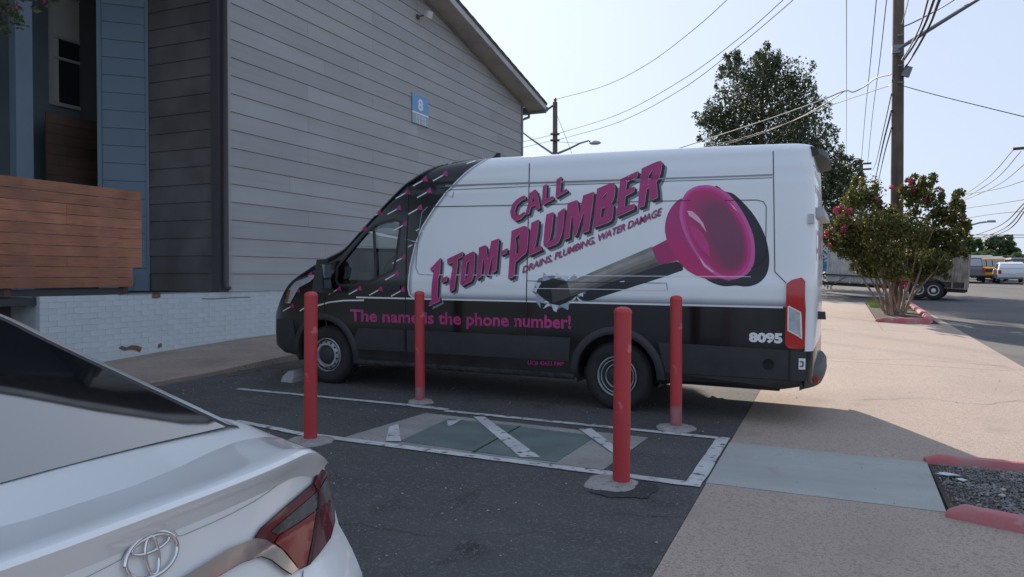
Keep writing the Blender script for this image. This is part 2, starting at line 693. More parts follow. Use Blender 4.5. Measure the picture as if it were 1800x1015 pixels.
crack([(-1.3, 4.55), (-1.05, 4.62), (-.86, 4.70)], .004, .0045, lot)
crack([(-3.6, 3.3), (-2.9, 3.7), (-2.2, 3.75), (-1.5, 4.1)], .003, .0045, lot)
crack([(-7.2, 6.2), (-6.1, 6.4), (-5.2, 6.3)], .004, .0045, lot)
crack([(-.84, 13.6), (.3, 13.2), (1.2, 13.7), (2.39, 13.4)], .009, .0085, apron)
crack([(.2, 9.4), (.9, 9.9), (1.5, 9.7), (2.3, 10.6)], .005, .0085, apron)

# utility vault set in the asphalt: concrete collar, two steel lids, worn hatching
M_collar = mat('vault_concrete', (0.36, 0.345, 0.32), 0.9, var=0.6, vscale=2.0, col2=(0.24, 0.235, 0.22), bump=0.3, bscale=70,
               speck=(0.14, 0.135, 0.13), speck_scale=70, speck_lim=0.62)
M_lid = mat('steel_lid', (0.17, 0.215, 0.205), 0.6, 0.2, var=0.6, vscale=3.0, col2=(0.12, 0.155, 0.15), bump=0.5, bscale=110)
vault = empty('utility_vault', (-2.75, 6.1, gz(-2.75, 6.1)), 'flat utility vault with two grey steel lids between the four red bollards', 'utility vault')
def local(o, parent):
    o.parent = parent
    o.matrix_parent_inverse = Matrix.Translation(-parent.location)
    return o
def vsheet(name, px, m, dz, thick=0.0):
    return local(ground_poly(name, px, m, dz, None, thick), vault)
vsheet('concrete_collar', [(604, 770), (748, 727), (1140, 770), (1060, 827)], M_collar, 0.004)
vsheet('steel_lid', [(703, 777), (788, 738), (912, 751), (832, 795)], M_lid, 0.010, 0.01)
vsheet('steel_lid', [(836, 796), (915, 752), (1048, 768), (978, 814)], M_lid, 0.010, 0.01)
vsheet('lid_joint', [(828, 797), (836, 797), (917, 751), (912, 750)], M_dirt, 0.0065)
for q in ([(832, 735), (852, 735), (950, 807), (915, 807)], [(1018, 757), (1040, 756), (1084, 790), (1078, 800)],
          [(678, 778), (705, 779), (700, 748), (684, 753)], [(785, 742), (800, 742), (815, 738), (795, 750), (788, 752)]):
    vsheet('hatch_stripe', q, M_line, 0.0145)
# litter: small leaves and scraps, one sheet of crumbs
M_grit = mat('grit', (0.33, 0.31, 0.28), 0.9, rand=0.5)
mb = MB()
for i in range(900):
    if i < 700:
        x, y = R.uniform(-7.4, -0.9), R.uniform(2.2, 8.5)
    else:
        x, y = R.uniform(-0.8, 2.2), R.uniform(3, 18)
    r_ = R.choice((0.003, 0.004, 0.005, 0.007, 0.010))
    z = gz(x, y) + (0.003 if i < 700 else 0.007)
    a = R.uniform(0, 6.28)
    p = [Vector((x + r_ * math.cos(a + k * 2.1) * R.uniform(.6, 1.4), y + r_ * math.sin(a + k * 2.1) * R.uniform(.6, 1.4), z)) for k in range(3)]
    mb.add(p + [Vector((x, y, z + r_ * 0.9))], [(0, 1, 3), (1, 2, 3), (2, 0, 3)])
tag(mb.build('grit', M_grit), 'scattered pale grit and crumbs on the asphalt and concrete', 'grit', kind='stuff')
M_leaflit = mat('dry_leaf', (0.22, 0.13, 0.07), 0.9, rand=0.5)
mb = MB()
for i in range(160):
    if i < 110:
        x = R.uniform(-7.62, -7.3) - abs(R.gauss(0, .05)); y = R.uniform(7.6, 11.5)
        z = gz(x, y) + .006
    else:
        x = R.uniform(0.7, 2.2); y = R.uniform(22, 29); z = gz(x, y) + 0.07
    a = R.uniform(0, 6.28); l = R.uniform(.02, .045)
    d = Vector((math.cos(a), math.sin(a), R.uniform(-.1, .3))) * l; e = Vector((-d.y, d.x, R.uniform(-.01, .02))) * .4
    c = Vector((x, y, z + .006))
    mb.add([c - d, c + e, c + d, c - e], [(0, 1, 2, 3)])
tag(mb.build('fallen_leaves', M_leaflit), 'dry fallen leaves gathered along the walkway kerb', 'leaves', kind='stuff')

# ---------------------------------------------------------------- kerbed planter with gravel, lower right
def kerb_strip(name, pts, w, h, m, label, cat='kerb', base=0.0):
    """rounded kerb following (X, Y) points"""
    prof = [(-w / 2, -0.05), (-w / 2, h * 0.55), (-w * 0.36, h * 0.92), (-w * 0.2, h), (w * 0.2, h), (w * 0.36, h * 0.92), (w / 2, h * 0.55), (w / 2, -0.05)]
    v, f = [], []
    p = [Vector(q) for q in pts]
    for i, c in enumerate(p):
        t = (p[min(i + 1, len(p) - 1)] - p[max(i - 1, 0)]).normalized()
        nn = Vector((-t.y, t.x))
        e = 0.45 if i in (0,) else 1.0
        for a, z in prof:
            q = c + nn * a
            v.append((q.x, q.y, gz(q.x, q.y) + base + (z * e if z > 0 else z)))
    n = len(prof)
    for i in range(len(p) - 1):
        for k in range(n - 1):
            f.append((i * n + k, i * n + k + 1, (i + 1) * n + k + 1, (i + 1) * n + k))
    f.append(tuple(range(n))); f.append(tuple((len(p) - 1) * n + k for k in range(n)))
    o = smooth_by_angle(fix_normals(obj(name, v, f, m)), 40)
    return tag(o, label, cat)


kerb_strip('red_kerb', [(0.66, 6.80), (0.75, 6.81), (1.0, 6.82), (1.6, 6.84), (2.38, 6.86)], 0.10, 0.065, M_redkerb,
           'worn red painted kerb along the far side of the gravel bed')
kerb_strip('red_kerb', [(0.66, 5.43), (0.74, 5.40), (0.9, 5.345), (1.3, 5.22), (1.8, 5.12), (2.38, 5.05)], 0.13, 0.085, M_redkerb,
           'worn red painted kerb along the near side of the gravel bed')
M_soil = mat('dark_soil', (0.045, 0.036, 0.03), 0.95, var=0.6, vscale=6, col2=(0.08, 0.06, 0.045), bump=0.8, bscale=60)
bed = sheet('gravel_bed', [(0.68, 5.49), (2.39, 5.12), (2.39, 6.79), (0.68, 6.74)], M_soil, -0.004, thick=0.04, kind='structure')
mb = MB()
M_gravel = [mat('gravel_grey', (0.16, 0.16, 0.165), 0.8, var=1.0, vscale=9, col2=(0.30, 0.28, 0.26))]
for i in range(12000):
    x = R.uniform(0.70, 2.36); y = R.uniform(5.2, 6.72)
    if y < 5.46 - (x - 0.68) * 0.2 + 0.06:
        continue
    edge = min(1.0, (x - 0.68) / 0.25)
    if R.random() > 0.35 + 0.65 * edge:
        continue
    s_ = R.uniform(0.004, 0.009) if R.random() < 0.95 else R.uniform(0.011, 0.020)
    c = Vector((x, y, gz(x, y) + 0.004 + R.uniform(0, .012)))
    ax = Vector((R.uniform(-1, 1), R.uniform(-1, 1), R.uniform(-.5, .5))).normalized()
    b = ax.cross(Vector((0, 0, 1))).normalized(); d = ax.cross(b)
    p = [c + ax * s_ * 1.3, c - ax * s_ * 1.2, c + b * s_, c - b * s_ * .9, c + d * s_ * .6, c - d * s_ * .6]
    mb.add(p, [(0, 2, 4), (2, 1, 4), (1, 3, 4), (3, 0, 4), (2, 0, 5), (1, 2, 5), (3, 1, 5), (0, 3, 5)])
tag(mb.build('gravel', M_gravel[0]), 'dark grey gravel filling the red-kerbed bed', 'gravel', kind='stuff')
M_stone = mat('pale_stone', (0.5, 0.46, 0.42), 0.85, rand=0.3, bump=0.3, bscale=40)
for i in range(9):
    x, y = R.uniform(0.8, 2.0), R.uniform(5.5, 6.6)
    bm = bmesh.new(); bmesh.ops.create_icosphere(bm, subdivisions=1, radius=R.uniform(.018, .036))
    for v in bm.verts:
        v.co.x *= R.uniform(1, 1.5); v.co.z *= .55
    me = bpy.data.meshes.new('pebble'); bm.to_mesh(me); bm.free(); me.materials.append(M_stone)
    o = bpy.data.objects.new('pebble', me); COL.objects.link(o); o.location = (x, y, gz(x, y) + .02); o.rotation_euler = (0, 0, R.uniform(0, 6))
    tag(o, 'larger pale pebble lying among the dark gravel', 'pebble', 'pale pebbles in the gravel bed')
# flattened scraps of pale litter in the bed corner
M_scrap = mat('paper_scrap', (0.55, 0.6, 0.64), 0.8)
for k, (px, py) in enumerate(((1665, 840), (1692, 850))):
    g = G(px, py)
    vs = [(g.x + .07 * math.cos(a) * R.uniform(.4, 1.1) * (1.4 if k == 0 else .8), g.y + .045 * math.sin(a) * R.uniform(.4, 1.1)) for a in [i * .5236 for i in range(12)]]
    tag(sheet('paper_scrap', vs, M_scrap, 0.028), ('larger torn pale paper scrap in the corner of the gravel bed', 'small pale paper scrap on the gravel, nearer the street')[k], 'litter', 'paper scraps in the gravel')

# ---------------------------------------------------------------- kerbed island with the crape myrtle
isl = sheet('island_soil', [(1.02, 30.6), (1.02, 21.7), (1.7, 21.4), (2.1, 21.9), (2.3, 23.5), (2.35, 30.6)], M_soil, 0.05, thick=0.08, kind='structure')
kerb_strip('red_kerb', [(1.0, 21.75), (1.25, 21.55), (1.55, 21.42), (1.85, 21.5), (2.08, 21.75), (2.22, 22.3), (2.3, 23.4), (2.33, 26), (2.36, 30.8)], 0.2, 0.14, M_redkerb,
           'curved red painted kerb round the tip of the tree island')
M_grass = leaf_mat('grass', (0.07, 0.13, 0.025), (0.16, 0.25, 0.05))
gvs, gfs, gt = [], [], []
for i in range(5200):
    x, y = R.uniform(1.03, 2.2), R.uniform(27.0, 30.5)
    h = R.uniform(.05, .12); a = R.uniform(0, 6.28); w = .008
    z = gz(x, y) + .05
    n = len(gvs)
    gvs += [(x - w * math.cos(a), y - w * math.sin(a), z), (x + w * math.cos(a), y + w * math.sin(a), z), (x + R.uniform(-.03, .03), y + R.uniform(-.03, .03), z + h)]
    gfs.append((n, n + 1, n + 2)); gt.append(R.random())
gr = tag(obj('grass', gvs, gfs, M_grass), 'short sunlit green grass behind the crape myrtle', 'grass', kind='stuff')
at = gr.data.attributes.new('tone', 'FLOAT', 'FACE')
at.data.foreach_set('value', gt)

# ================================================================== THE BUILDING
WX = -9.75
YN, YF = 10.05, 23.40                  # near and far corner of the gable wall
SL = 0.2006
rake = lambda y: 7.271 + SL * (23.30 - y) if y > 13.0 else 7.271 + SL * 10.30 - SL * (13.0 - y)
M_siding = mat('grey_siding', (0.41, 0.40, 0.405), 0.75, var=0.25, vscale=0.9, col2=(0.355, 0.345, 0.345), bump=0.12, bscale=30, rand=0.07,
               streak=(1.6, (1, .35, 7), (0.33, 0.315, 0.31), 0.6))
M_trim = mat('taupe_trim', (0.30, 0.285, 0.29), 0.7, var=0.4, vscale=2)
M_wallcore = mat('wall_core', (0.06, 0.058, 0.06), 0.9)
M_dark = mat('dark_brown_siding', (0.19, 0.17, 0.165), 0.75, var=0.5, vscale=1.5, rand=0.06)
M_blue = mat('blue_siding', (0.19, 0.255, 0.315), 0.7, var=0.4, vscale=1.4, col2=(0.165, 0.22, 0.275), rand=0.05)
M_soffit = mat('soffit_paint', (0.50, 0.46, 0.43), 0.75, var=0.3, vscale=1)
M_fascia = mat('fascia_paint', (0.58, 0.56, 0.56), 0.7, var=0.3, vscale=2)
M_roof = mat('roof_shingle', (0.16, 0.14, 0.135), 0.9, var=0.5, vscale=4, bump=0.5, bscale=40)
M_spout = mat('dark_downspout', (0.085, 0.075, 0.085), 0.5)
bld = empty('apartment_building', (WX, 16, 0), 'two storey grey clapboard gable building on a painted brick plinth', 'building')


def bpart(o):
    o.parent = bld
    o.matrix_parent_inverse = Matrix.Translation(-Vector(bld.location))
    return o


def bsub(o, parent):          # the parts of the building sit at the world origin
    o.parent = parent
    return o


def clap(name, p0, p1, z0, z1, out, m, parent, top0=None, top1=None):
    """one lap board between plan points p0, p1 (X, Y); out = outward normal; top heights may differ at the two ends"""
    o = Vector((out[0], out[1], 0))
    a, b = Vector((p0[0], p0[1], 0)), Vector((p1[0], p1[1], 0))
    t0 = z1 if top0 is None else top0
    t1 = z1 if top1 is None else top1
    up = Vector((0, 0, 1))
    v = [a + up * z0, b + up * z0, b + up * t1, a + up * t0,
         a + up * z0 + o * .020, b + up * z0 + o * .020, b + up * t1 + o * .006, a + up * t0 + o * .006]
    f = [(0, 3, 2, 1), (4, 5, 6, 7), (0, 1, 5, 4), (1, 2, 6, 5), (2, 3, 7, 6), (3, 0, 4, 7)]
    ob = fix_normals(obj(name, v, f, m))
    return bsub(ob, parent)


# gable wall core
ZB = 1.185
core = [(WX, YN, ZB), (WX, YF, ZB), (WX, YF, rake(YF)), (WX, 13.0, rake(13.0)), (WX, YN, rake(YN))]
gw = bpart(MB().prism(core, (-14, 0, 0)).build('gable_wall', M_wallcore)); fix_normals(gw)
PITCHB = 0.3155
row = 0
z = ZB - 0.005
while z < 9.4:
    zt = z + PITCHB - 0.006
    js = ([12.24, 16.55, 20.85] if row % 2 == 0 else [14.54, 18.87, 22.3])
    if row % 4 >= 2:
        js = [j - 0.0 if k % 2 else j + 0.55 * ((row % 3) - 1) for k, j in enumerate(js)]
    ys = [YN + 0.09] + js + [YF - 0.07]
    for a, b in zip(ys, ys[1:]):
        b2 = b - 0.004
        # clip to the rake
        for _ in range(1):
            ta, tb = min(zt, rake(a)), min(zt, rake(b2))
            if max(ta, tb, rake(13.0) if a < 13 < b2 else 0) <= z + .02:
                continue
            y_l, y_r = a, b2
            if rake(y_r) <= z:                    # right end above the slope
                y_r = 23.30 - (z + 0.001 - 7.271) / SL
            if rake(y_l) <= z:
                y_l = 13.0 - (rake(13.0) - z - 0.001) / SL
            if y_r - y_l < .05:
                continue
            # a cut where the slope starts, so the top edge follows the rake
            yc = 23.30 - (zt - 7.271) / SL
            if y_l < yc < y_r and yc > 13.0:
                clap('board', (WX, y_l), (WX, yc), z, zt, (1, 0), M_siding, gw)
                clap('board', (WX, yc), (WX, y_r), z, zt, (1, 0), M_siding, gw, zt, max(z + .002, min(zt, rake(y_r))))
            else:
                clap('board', (WX, y_l), (WX, y_r), z, zt, (1, 0), M_siding, gw, max(z + .002, min(zt, rake(y_l))), max(z + .002, min(zt, rake(y_r))))
    z += PITCHB
    row += 1


def bbox(name, a, b, m):
    lo = [min(p, q) for p, q in zip(a, b)]; hi = [max(p, q) for p, q in zip(a, b)]
    return bpart(MB().box(lo, hi).build(name, m))


bbox('corner_board', (WX - .10, YN - .03, ZB), (WX + .035, YN + .085, rake(YN) - .02), M_siding)
bbox('corner_board', (WX - .10, YF - .065, ZB), (WX + .035, YF + .03, rake(YF) - .03), M_trim)
# roof: soffit, barge board, slab, gutter
OH, YE = 0.612, 24.07
sx0, sx1 = WX - 14, WX + OH
ridge = 13.0  # ridge is out of view, placed so the roof shades the sedan
def slope_slab(name, y0, y1, zo0, zo1, x0, x1, m):
    za, zb = rake(y0), rake(y1)
    poly = [(x0, y0, za + zo0), (x0, y1, zb + zo0), (x0, y1, zb + zo1), (x0, y0, za + zo1)]
    return bpart(fix_normals(MB().prism(poly, (x1 - x0, 0, 0)).build(name, m)))
slope_slab('soffit', ridge, YE - .02, 0.0, 0.03, WX - .02, sx1 - .025, M_soffit)
slope_slab('barge_board', ridge, YE, -0.012, 0.17, sx1 - .024, sx1 + .012, M_fascia)
slope_slab('roof_slope', ridge, YE + .04, 0.172, 0.215, sx0, sx1 + .045, M_roof)
slope_slab('roof_slope', 1.5, ridge, 0.172, 0.215, sx0, sx1 + .045, M_roof)  # unseen slope, made up beyond the shading ridge
slope_slab('barge_board', 1.5, ridge - .002, -0.012, 0.17, sx1 - .024, sx1 + .012, M_fascia)
slope_slab('frieze', ridge, YF + .03, -0.075, -0.001, WX + .006, WX + .040, M_trim)
# stepped shingle edge seen along the rake
for k in range(46):
    y0 = YE + .03 - k * 0.24
    slope_slab('shingle', y0 - .235, y0, 0.2155, 0.232, sx1 - .25, sx1 + .055 + .006 * (k % 2), M_roof)
bbox('eave_board', (sx0, YE + .001, rake(YE) - .10), (sx1 + .01, YE + .045, rake(YE) + .15), M_trim)
g_ = MB()
g_.box((sx0, YE + .05, rake(YE) - .02), (sx1 + .02, YE + .17, rake(YE) + .12))
bpart(g_.build('gutter', M_spout))
ds = MB().tube([(WX - .05, YE + .1, rake(YE)), (WX - .05, YE + .1, rake(YE) - .18), (WX - .03, YF + .32, rake(YE) - .32), (WX - .03, YF + .10, rake(YE) - .42), (WX - .03, YF + .09, ZB)], .045, 8)
bpart(ds.build('downspout', M_trim, None, True))
# near downspout in the inner corner
ds = MB().tube([(WX + .075, YN - .10, 8.3), (WX + .075, YN - .10, ZB + .25), (WX + .075, YN - .10, ZB + .10), (WX + .12, YN - .06, ZB + .03)], .05, 8)
bpart(ds.build('downspout', M_spout, None, True))
bbox('corner_board', (WX - .16, YN - .19, ZB), (WX + .01, YN - .031, 8.6), M_spout)

# side wall running back from the near corner
SWX = -11.557
bbox('side_wall', (SWX - 3, YN - .035, ZB), (WX - .17, YN + .3, 8.7), M_wallcore)
sw = [o for o in bld.children if o.name.startswith('side_wall')][0]
z = ZB
k = 0
while z < 8.4:
    clap('board', (WX - .165, YN - .036), (SWX - .05, YN - .036), z, z + PITCHB - .006, (0, -1), M_dark, sw)
    z += PITCHB; k += 1
# blue angled bay
bd = Vector((-0.72, -0.694)).normalized()
bn = Vector((-bd.y, bd.x)); bn = -bn if bn.x < 0 else bn
P0 = Vector((SWX, YN - .04)); P1 = P0 + bd * 0.82
poly = [(P0.x, P0.y, ZB), (P1.x, P1.y, ZB), (P1.x, P1.y, 8.6), (P0.x, P0.y, 8.6)]
bay = bpart(fix_normals(MB().prism(poly, (-bn.x * .25, -bn.y * .25, 0)).build('blue_bay_wall', M_blue)))
z = ZB + .1
while z < 8.3:
    a = P0 + bd * .05; b = P1 - bd * .07
    clap('board', tuple(a + bn * .002), tuple(b + bn * .002), z, z + PITCHB - .006, tuple(bn), M_blue, bay)
    z += PITCHB
for c, w in ((P0 + bd * .02, .05), (P1 - bd * .03, .07)):
    a, b = c - bd * w / 2, c + bd * w / 2
    q = [(a.x, a.y, ZB), (b.x, b.y, ZB), (b.x, b.y, 8.5), (a.x, a.y, 8.5)]
    bpart(fix_normals(MB().prism(q, (bn.x * .04, bn.y * .04, 0)).build('corner_board', M_blue)))
q = [(P0.x, P0.y, ZB)]
a, b = P0 + bd * .0, P0 + bd * .26
bpart(fix_normals(MB().prism([(a.x, a.y, ZB), (b.x, b.y, ZB), (b.x - bd.x * .06, b.y - bd.y * .06, ZB + .30), (a.x, a.y, ZB + .30)], (bn.x * .09, bn.y * .09, 0)).build('bay_skirt', M_blue)))

# deep entry recess with a window, a post and an upper wooden balcony
RX = -13.4
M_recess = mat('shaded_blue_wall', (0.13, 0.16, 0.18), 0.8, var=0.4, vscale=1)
M_winframe = mat('window_frame', (0.34, 0.33, 0.31), 0.6)
M_blind = mat('window_blind', (0.42, 0.40, 0.36), 0.7)
M_glass = mat('dark_window_glass', (0.02, 0.024, 0.028), 0.05, spec=0.6)
M_wood = mat('cedar_plank', (0.46, 0.19, 0.098), 0.65, var=0.7, vscale=2.2, col2=(0.31, 0.118, 0.068), rand=0.18,
             streak=(5.0, (1, 0.6, 14), (0.20, 0.08, 0.05), 0.8), bump=0.15, bscale=50)
M_woodold = mat('brown_plank', (0.12, 0.065, 0.043), 0.7, var=0.6, vscale=2, rand=0.1)
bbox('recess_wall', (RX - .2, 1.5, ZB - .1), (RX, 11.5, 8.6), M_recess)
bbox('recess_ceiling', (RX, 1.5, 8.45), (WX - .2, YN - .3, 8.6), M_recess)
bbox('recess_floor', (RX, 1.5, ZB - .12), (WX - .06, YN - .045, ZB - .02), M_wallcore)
w0 = onX(86, 8, RX); w1 = onX(150, 195, RX)
win = empty('window'); bpart(win); win.location = (0, 0, 0)
win.matrix_parent_inverse = Matrix.Translation(-Vector(bld.location))
def wp(name, y0, y1, z0, z1, x0, x1, m):
    o = MB().box((RX + x0, y0, z0), (RX + x1, y1, z1)).build(name, m); o.parent = win
    return o
zt_, zb_ = w0.z + .25, w1.z
ya, yb = w0.y, w1.y
zm = zb_ + (zt_ - zb_) * .42
wp('pane', ya + .04, yb - .04, zb_ + .04, zm - .02, .008, .02, M_glass)
wp('pane', ya + .04, yb - .04, zm + .02, zt_ - .04, .008, .02, M_glass)
wp('blind', ya + .05, yb - .05, zm + .42, zt_ - .04, .021, .028, M_blind)
wp('blind', ya + .05, ya + .16, zb_ + .05, zt_ - .3, .0215, .026, M_blind)
for nm, a in (('frame', (ya - .02, ya + .05, zb_ - .03, zt_)), ('frame', (yb - .05, yb + .02, zb_ - .03, zt_)), ('sill', (ya + .051, yb - .051, zb_ - .03, zb_ + .04)),
              ('frame', (ya + .051, yb - .051, zt_ - .04, zt_)), ('rail', (ya + .051, yb - .051, zm - .025, zm + .025)), ('rail', (ya + .051, yb - .051, zm + .36, zm + .42))):
    wp(nm, *a, .002, .045, M_winframe)
pst = onX(20, 100, -12.2); pst2 = onX(50, 100, -12.2)
bbox('porch_post', (-12.26, pst.y, ZB), (-12.1, pst2.y, 8.45), M_blue)
fa = onX(81, 205, -12.9); fb = onX(178, 292, -12.9)
up_f = empty('upper_balcony'); bpart(up_f); up_f.matrix_parent_inverse = Matrix.Translation(-Vector(bld.location))
for k in range(8):
    zz = 2.9 + k * .185
    o = MB().box((-12.93, fa.y, zz), (-12.90, fb.y + .3, zz + .18)).build('plank', M_woodold); o.parent = up_f
# cedar balcony screen in front, standing on the plinth
rail = empty('balcony_screen'); bpart(rail); rail.matrix_parent_inverse = Matrix.Translation(-Vector(bld.location))
FX = WX - .02
pb = 0.1455
for k in range(10):
    z0 = 1.295 + k * pb
    ye = 8.32 if k > 1 else 8.155
    for (ys_, yt_) in (((3.0, 5.6), (5.605, ye)) if k not in (2, 6, 7) else ((3.0, 7.1), (7.105, ye))):
        o = MB().box((FX - .03, ys_, z0), (FX + R.uniform(-.002, .003), yt_, z0 + pb - .007)).build('plank', M_wood); o.parent = rail
for y in (4.3, 6.3, 8.05):
    o = MB().box((FX - .12, y - .045, ZB), (FX - .034, y + .045, 2.72)).build('post', M_woodold); o.parent = rail
bbox('balcony_joist', (FX - .14, 3.0, ZB + .002), (FX - .04, 8.1, ZB + .09), M_wallcore)

# painted brick plinth
M_brick = mat('painted_brick', (0.60, 0.65, 0.665), 0.75, var=0.45, vscale=4.0, col2=(0.51, 0.56, 0.58), bump=0.35, bscale=35, rand=0.035,
              patch=(5.0, 0.76, 0.79, (0.22, 0.13, 0.085)))
M_mortar = mat('painted_mortar', (0.57, 0.62, 0.64), 0.9, bump=0.4, bscale=60, var=0.5, vscale=5)
PY0 = 6.69
bbox('plinth_core', (WX - 5, 8.6, -.2), (WX - .601, YF, ZB - .012), M_wallcore)
pl = bpart(MB().box((WX - .6, PY0 + .008, -.2), (WX - .0025, YF, ZB - .006)).build('brick_plinth', M_mortar))
pl2 = bpart(MB().box((WX - 3.4, PY0 + .15, -.2), (WX - .6, PY0 + .4, ZB - .05)).build('plinth_return', mat('grey_block', (0.19, 0.2, 0.2), 0.85, var=.6, vscale=2)))
bw, bh = 0.246, 0.0835
bmx = MB().box((-.09, 0, 0), (.0, bw - .006, bh - .0055), 0.0)
me_b = bmx.build('brick', M_brick).data
bpy.data.objects.remove(bpy.data.objects['brick'])
me_h = MB().box((-.09, 0, 0), (.0, bw / 2 - .006, bh - .0055)).build('brick', M_brick).data
bpy.data.objects.remove(bpy.data.objects['brick'])
nb = 0
for c in range(14):
    z0 = ZB - (c + 1) * bh
    y = PY0
    if c % 2:
        bl = [(PY0, True)] + [(PY0 + bw / 2 + k * bw, False) for k in range(21)]
    else:
        bl = [(PY0 + k * bw, False) for k in range(21)]
    for y, half in bl:
        if z0 + bh < wz(-9.7, y) - .02 or nb >= 300:
            continue
        o = bpy.data.objects.new('brick', me_h if half else me_b)
        COL.objects.link(o)
        o.location = (WX + R.uniform(-.0012, .0012), y, z0 + R.uniform(-.001, .001) + .012 * noise.noise(Vector((y * 1.3, c * .2, 0))) * .25)
        o.rotation_euler = (R.uniform(-.004, .004), 0, R.uniform(-.004, .004))
        bsub(o, pl)
        nb += 1
# bare brick where the paint came off
M_chip = mat('bare_brick', (0.26, 0.135, 0.085), 0.9, var=.6, vscale=20, bump=.5, bscale=60)
for pxs in ([(208, 612), (214, 608), (222, 611), (231, 607), (243, 608), (250, 611), (246, 620), (238, 616), (229, 615), (219, 617)], [(278, 606), (284, 603), (285, 609), (279, 613)],
            [(268, 515), (282, 515), (282, 523), (275, 525), (267, 524)], [(430, 613), (446, 609), (460, 610), (462, 617), (440, 622), (428, 622)]):
    vs = [onX(x, y, WX + .0065) for x, y in pxs]
    bsub(obj('paint_chip', vs, [tuple(range(len(vs)))], M_chip), pl)
mb = MB()
crk = [(355, 525.5), (375, 526), (395, 524.5), (415, 523.5), (440, 522.5)]
vs, fs = [], []
for x, y in crk:
    p = onX(x, y, WX + .0065)
    vs += [p + Vector((0, 0, .006)), p - Vector((0, 0, .005))]
bsub(obj('crack', vs, [(2 * i, 2 * i + 1, 2 * i + 3, 2 * i + 2) for i in range(len(crk) - 1)], M_dirt), pl)
bbox('sill_flashing', (WX - .02, PY0 + 1.2, ZB - .004), (WX + .012, YF, ZB + .001), M_dirt)

# unit sign on the gable
M_sblue = mat('sign_blue', (0.16, 0.33, 0.56), 0.5)
M_sgrey = mat('sign_grey', (0.36, 0.38, 0.44), 0.5)
M_swhite = mat('sign_white', (0.75, 0.78, 0.82), 0.5)
s0, s1 = onX(722, 163, WX), onX(750, 223, WX)
sy0, sy1, sz1, sz0 = s0.y, s1.y, s0.z, onX(722, 215, WX).z
sgn = empty('building_sign', (WX + .03, (sy0 + sy1) / 2, sz0), 'blue and grey wall sign reading 8 above two unit ranges', 'sign')
sgn.location = (WX + .02, sy0, sz0)
sw_, sh_ = sy1 - sy0, sz1 - sz0
split = sh_ * .37
MB().box((0, 0, split + .02), (.03, sw_, sh_)).build('blue_panel', M_sblue, sgn)
MB().box((0, 0, 0), (.03, sw_, split - .02)).build('grey_panel', M_sgrey, sgn)
MB().box((0, 0, split - .0199), (.031, sw_, split + .0199)).build('white_bar', M_swhite, sgn)
def sign_text(t, y0, y1, zb, h, bold):
    vs, fs = text_mesh(t, bold)
    return obj('lettering', [(.033, y0 + (y1 - y0) * u, zb + v * h) for u, v in vs], fs, M_swhite, sgn)
sign_text('8', sw_ * .34, sw_ * .66, split + sh_ * .13, sh_ * .37, .03)
sign_text('213-216', sw_ * .2, sw_ * .84, split * .52, split * .30, .012)
sign_text('113-118', sw_ * .2, sw_ * .84, split * .10, split * .30, .012)

# flood lamp under the rake
fl = onX(735, 30, WX + .05)
lamp = empty('flood_lamp', (WX + .03, fl.y, fl.z), 'small white wall flood lamp under the rake of the gable', 'lamp')
M_lampwhite = mat('lamp_white', (0.6, 0.6, 0.58), 0.5)
MB().box((0, -.05, -.05), (.04, .05, .05)).build('mount', M_spout, lamp)
MB().tube([(.03, 0, 0), (.12, .04, .03), (.22, .10, .05)], .02, 8).build('arm', M_spout, lamp, True)
hd = MB().box((-.05, -.10, -.085), (.05, .10, .085), .01).build('head', M_lampwhite, lamp)
hd.location = (.26, .12, .07); hd.rotation_euler = (0, .45, -.2)

# ================================================================== BOLLARDS AND WHEEL STOP
M_faded = mat('faded_red_paint', (0.40, 0.16, 0.18), 0.7, var=0.6, vscale=8, col2=(0.33, 0.07, 0.08), bump=.2, bscale=50)
M_foot = mat('rough_footing', (0.40, 0.375, 0.35), 0.95, var=0.6, vscale=7, col2=(0.28, 0.26, 0.25), bump=0.8, bscale=90, speck=(.16, .15, .14), speck_scale=60, speck_lim=.62)
M_tar = mat('tar_patch', (0.035, 0.035, 0.037), 0.85, bump=1.0, bscale=60, speck=(.16, .16, .16), speck_scale=60, speck_lim=.62)


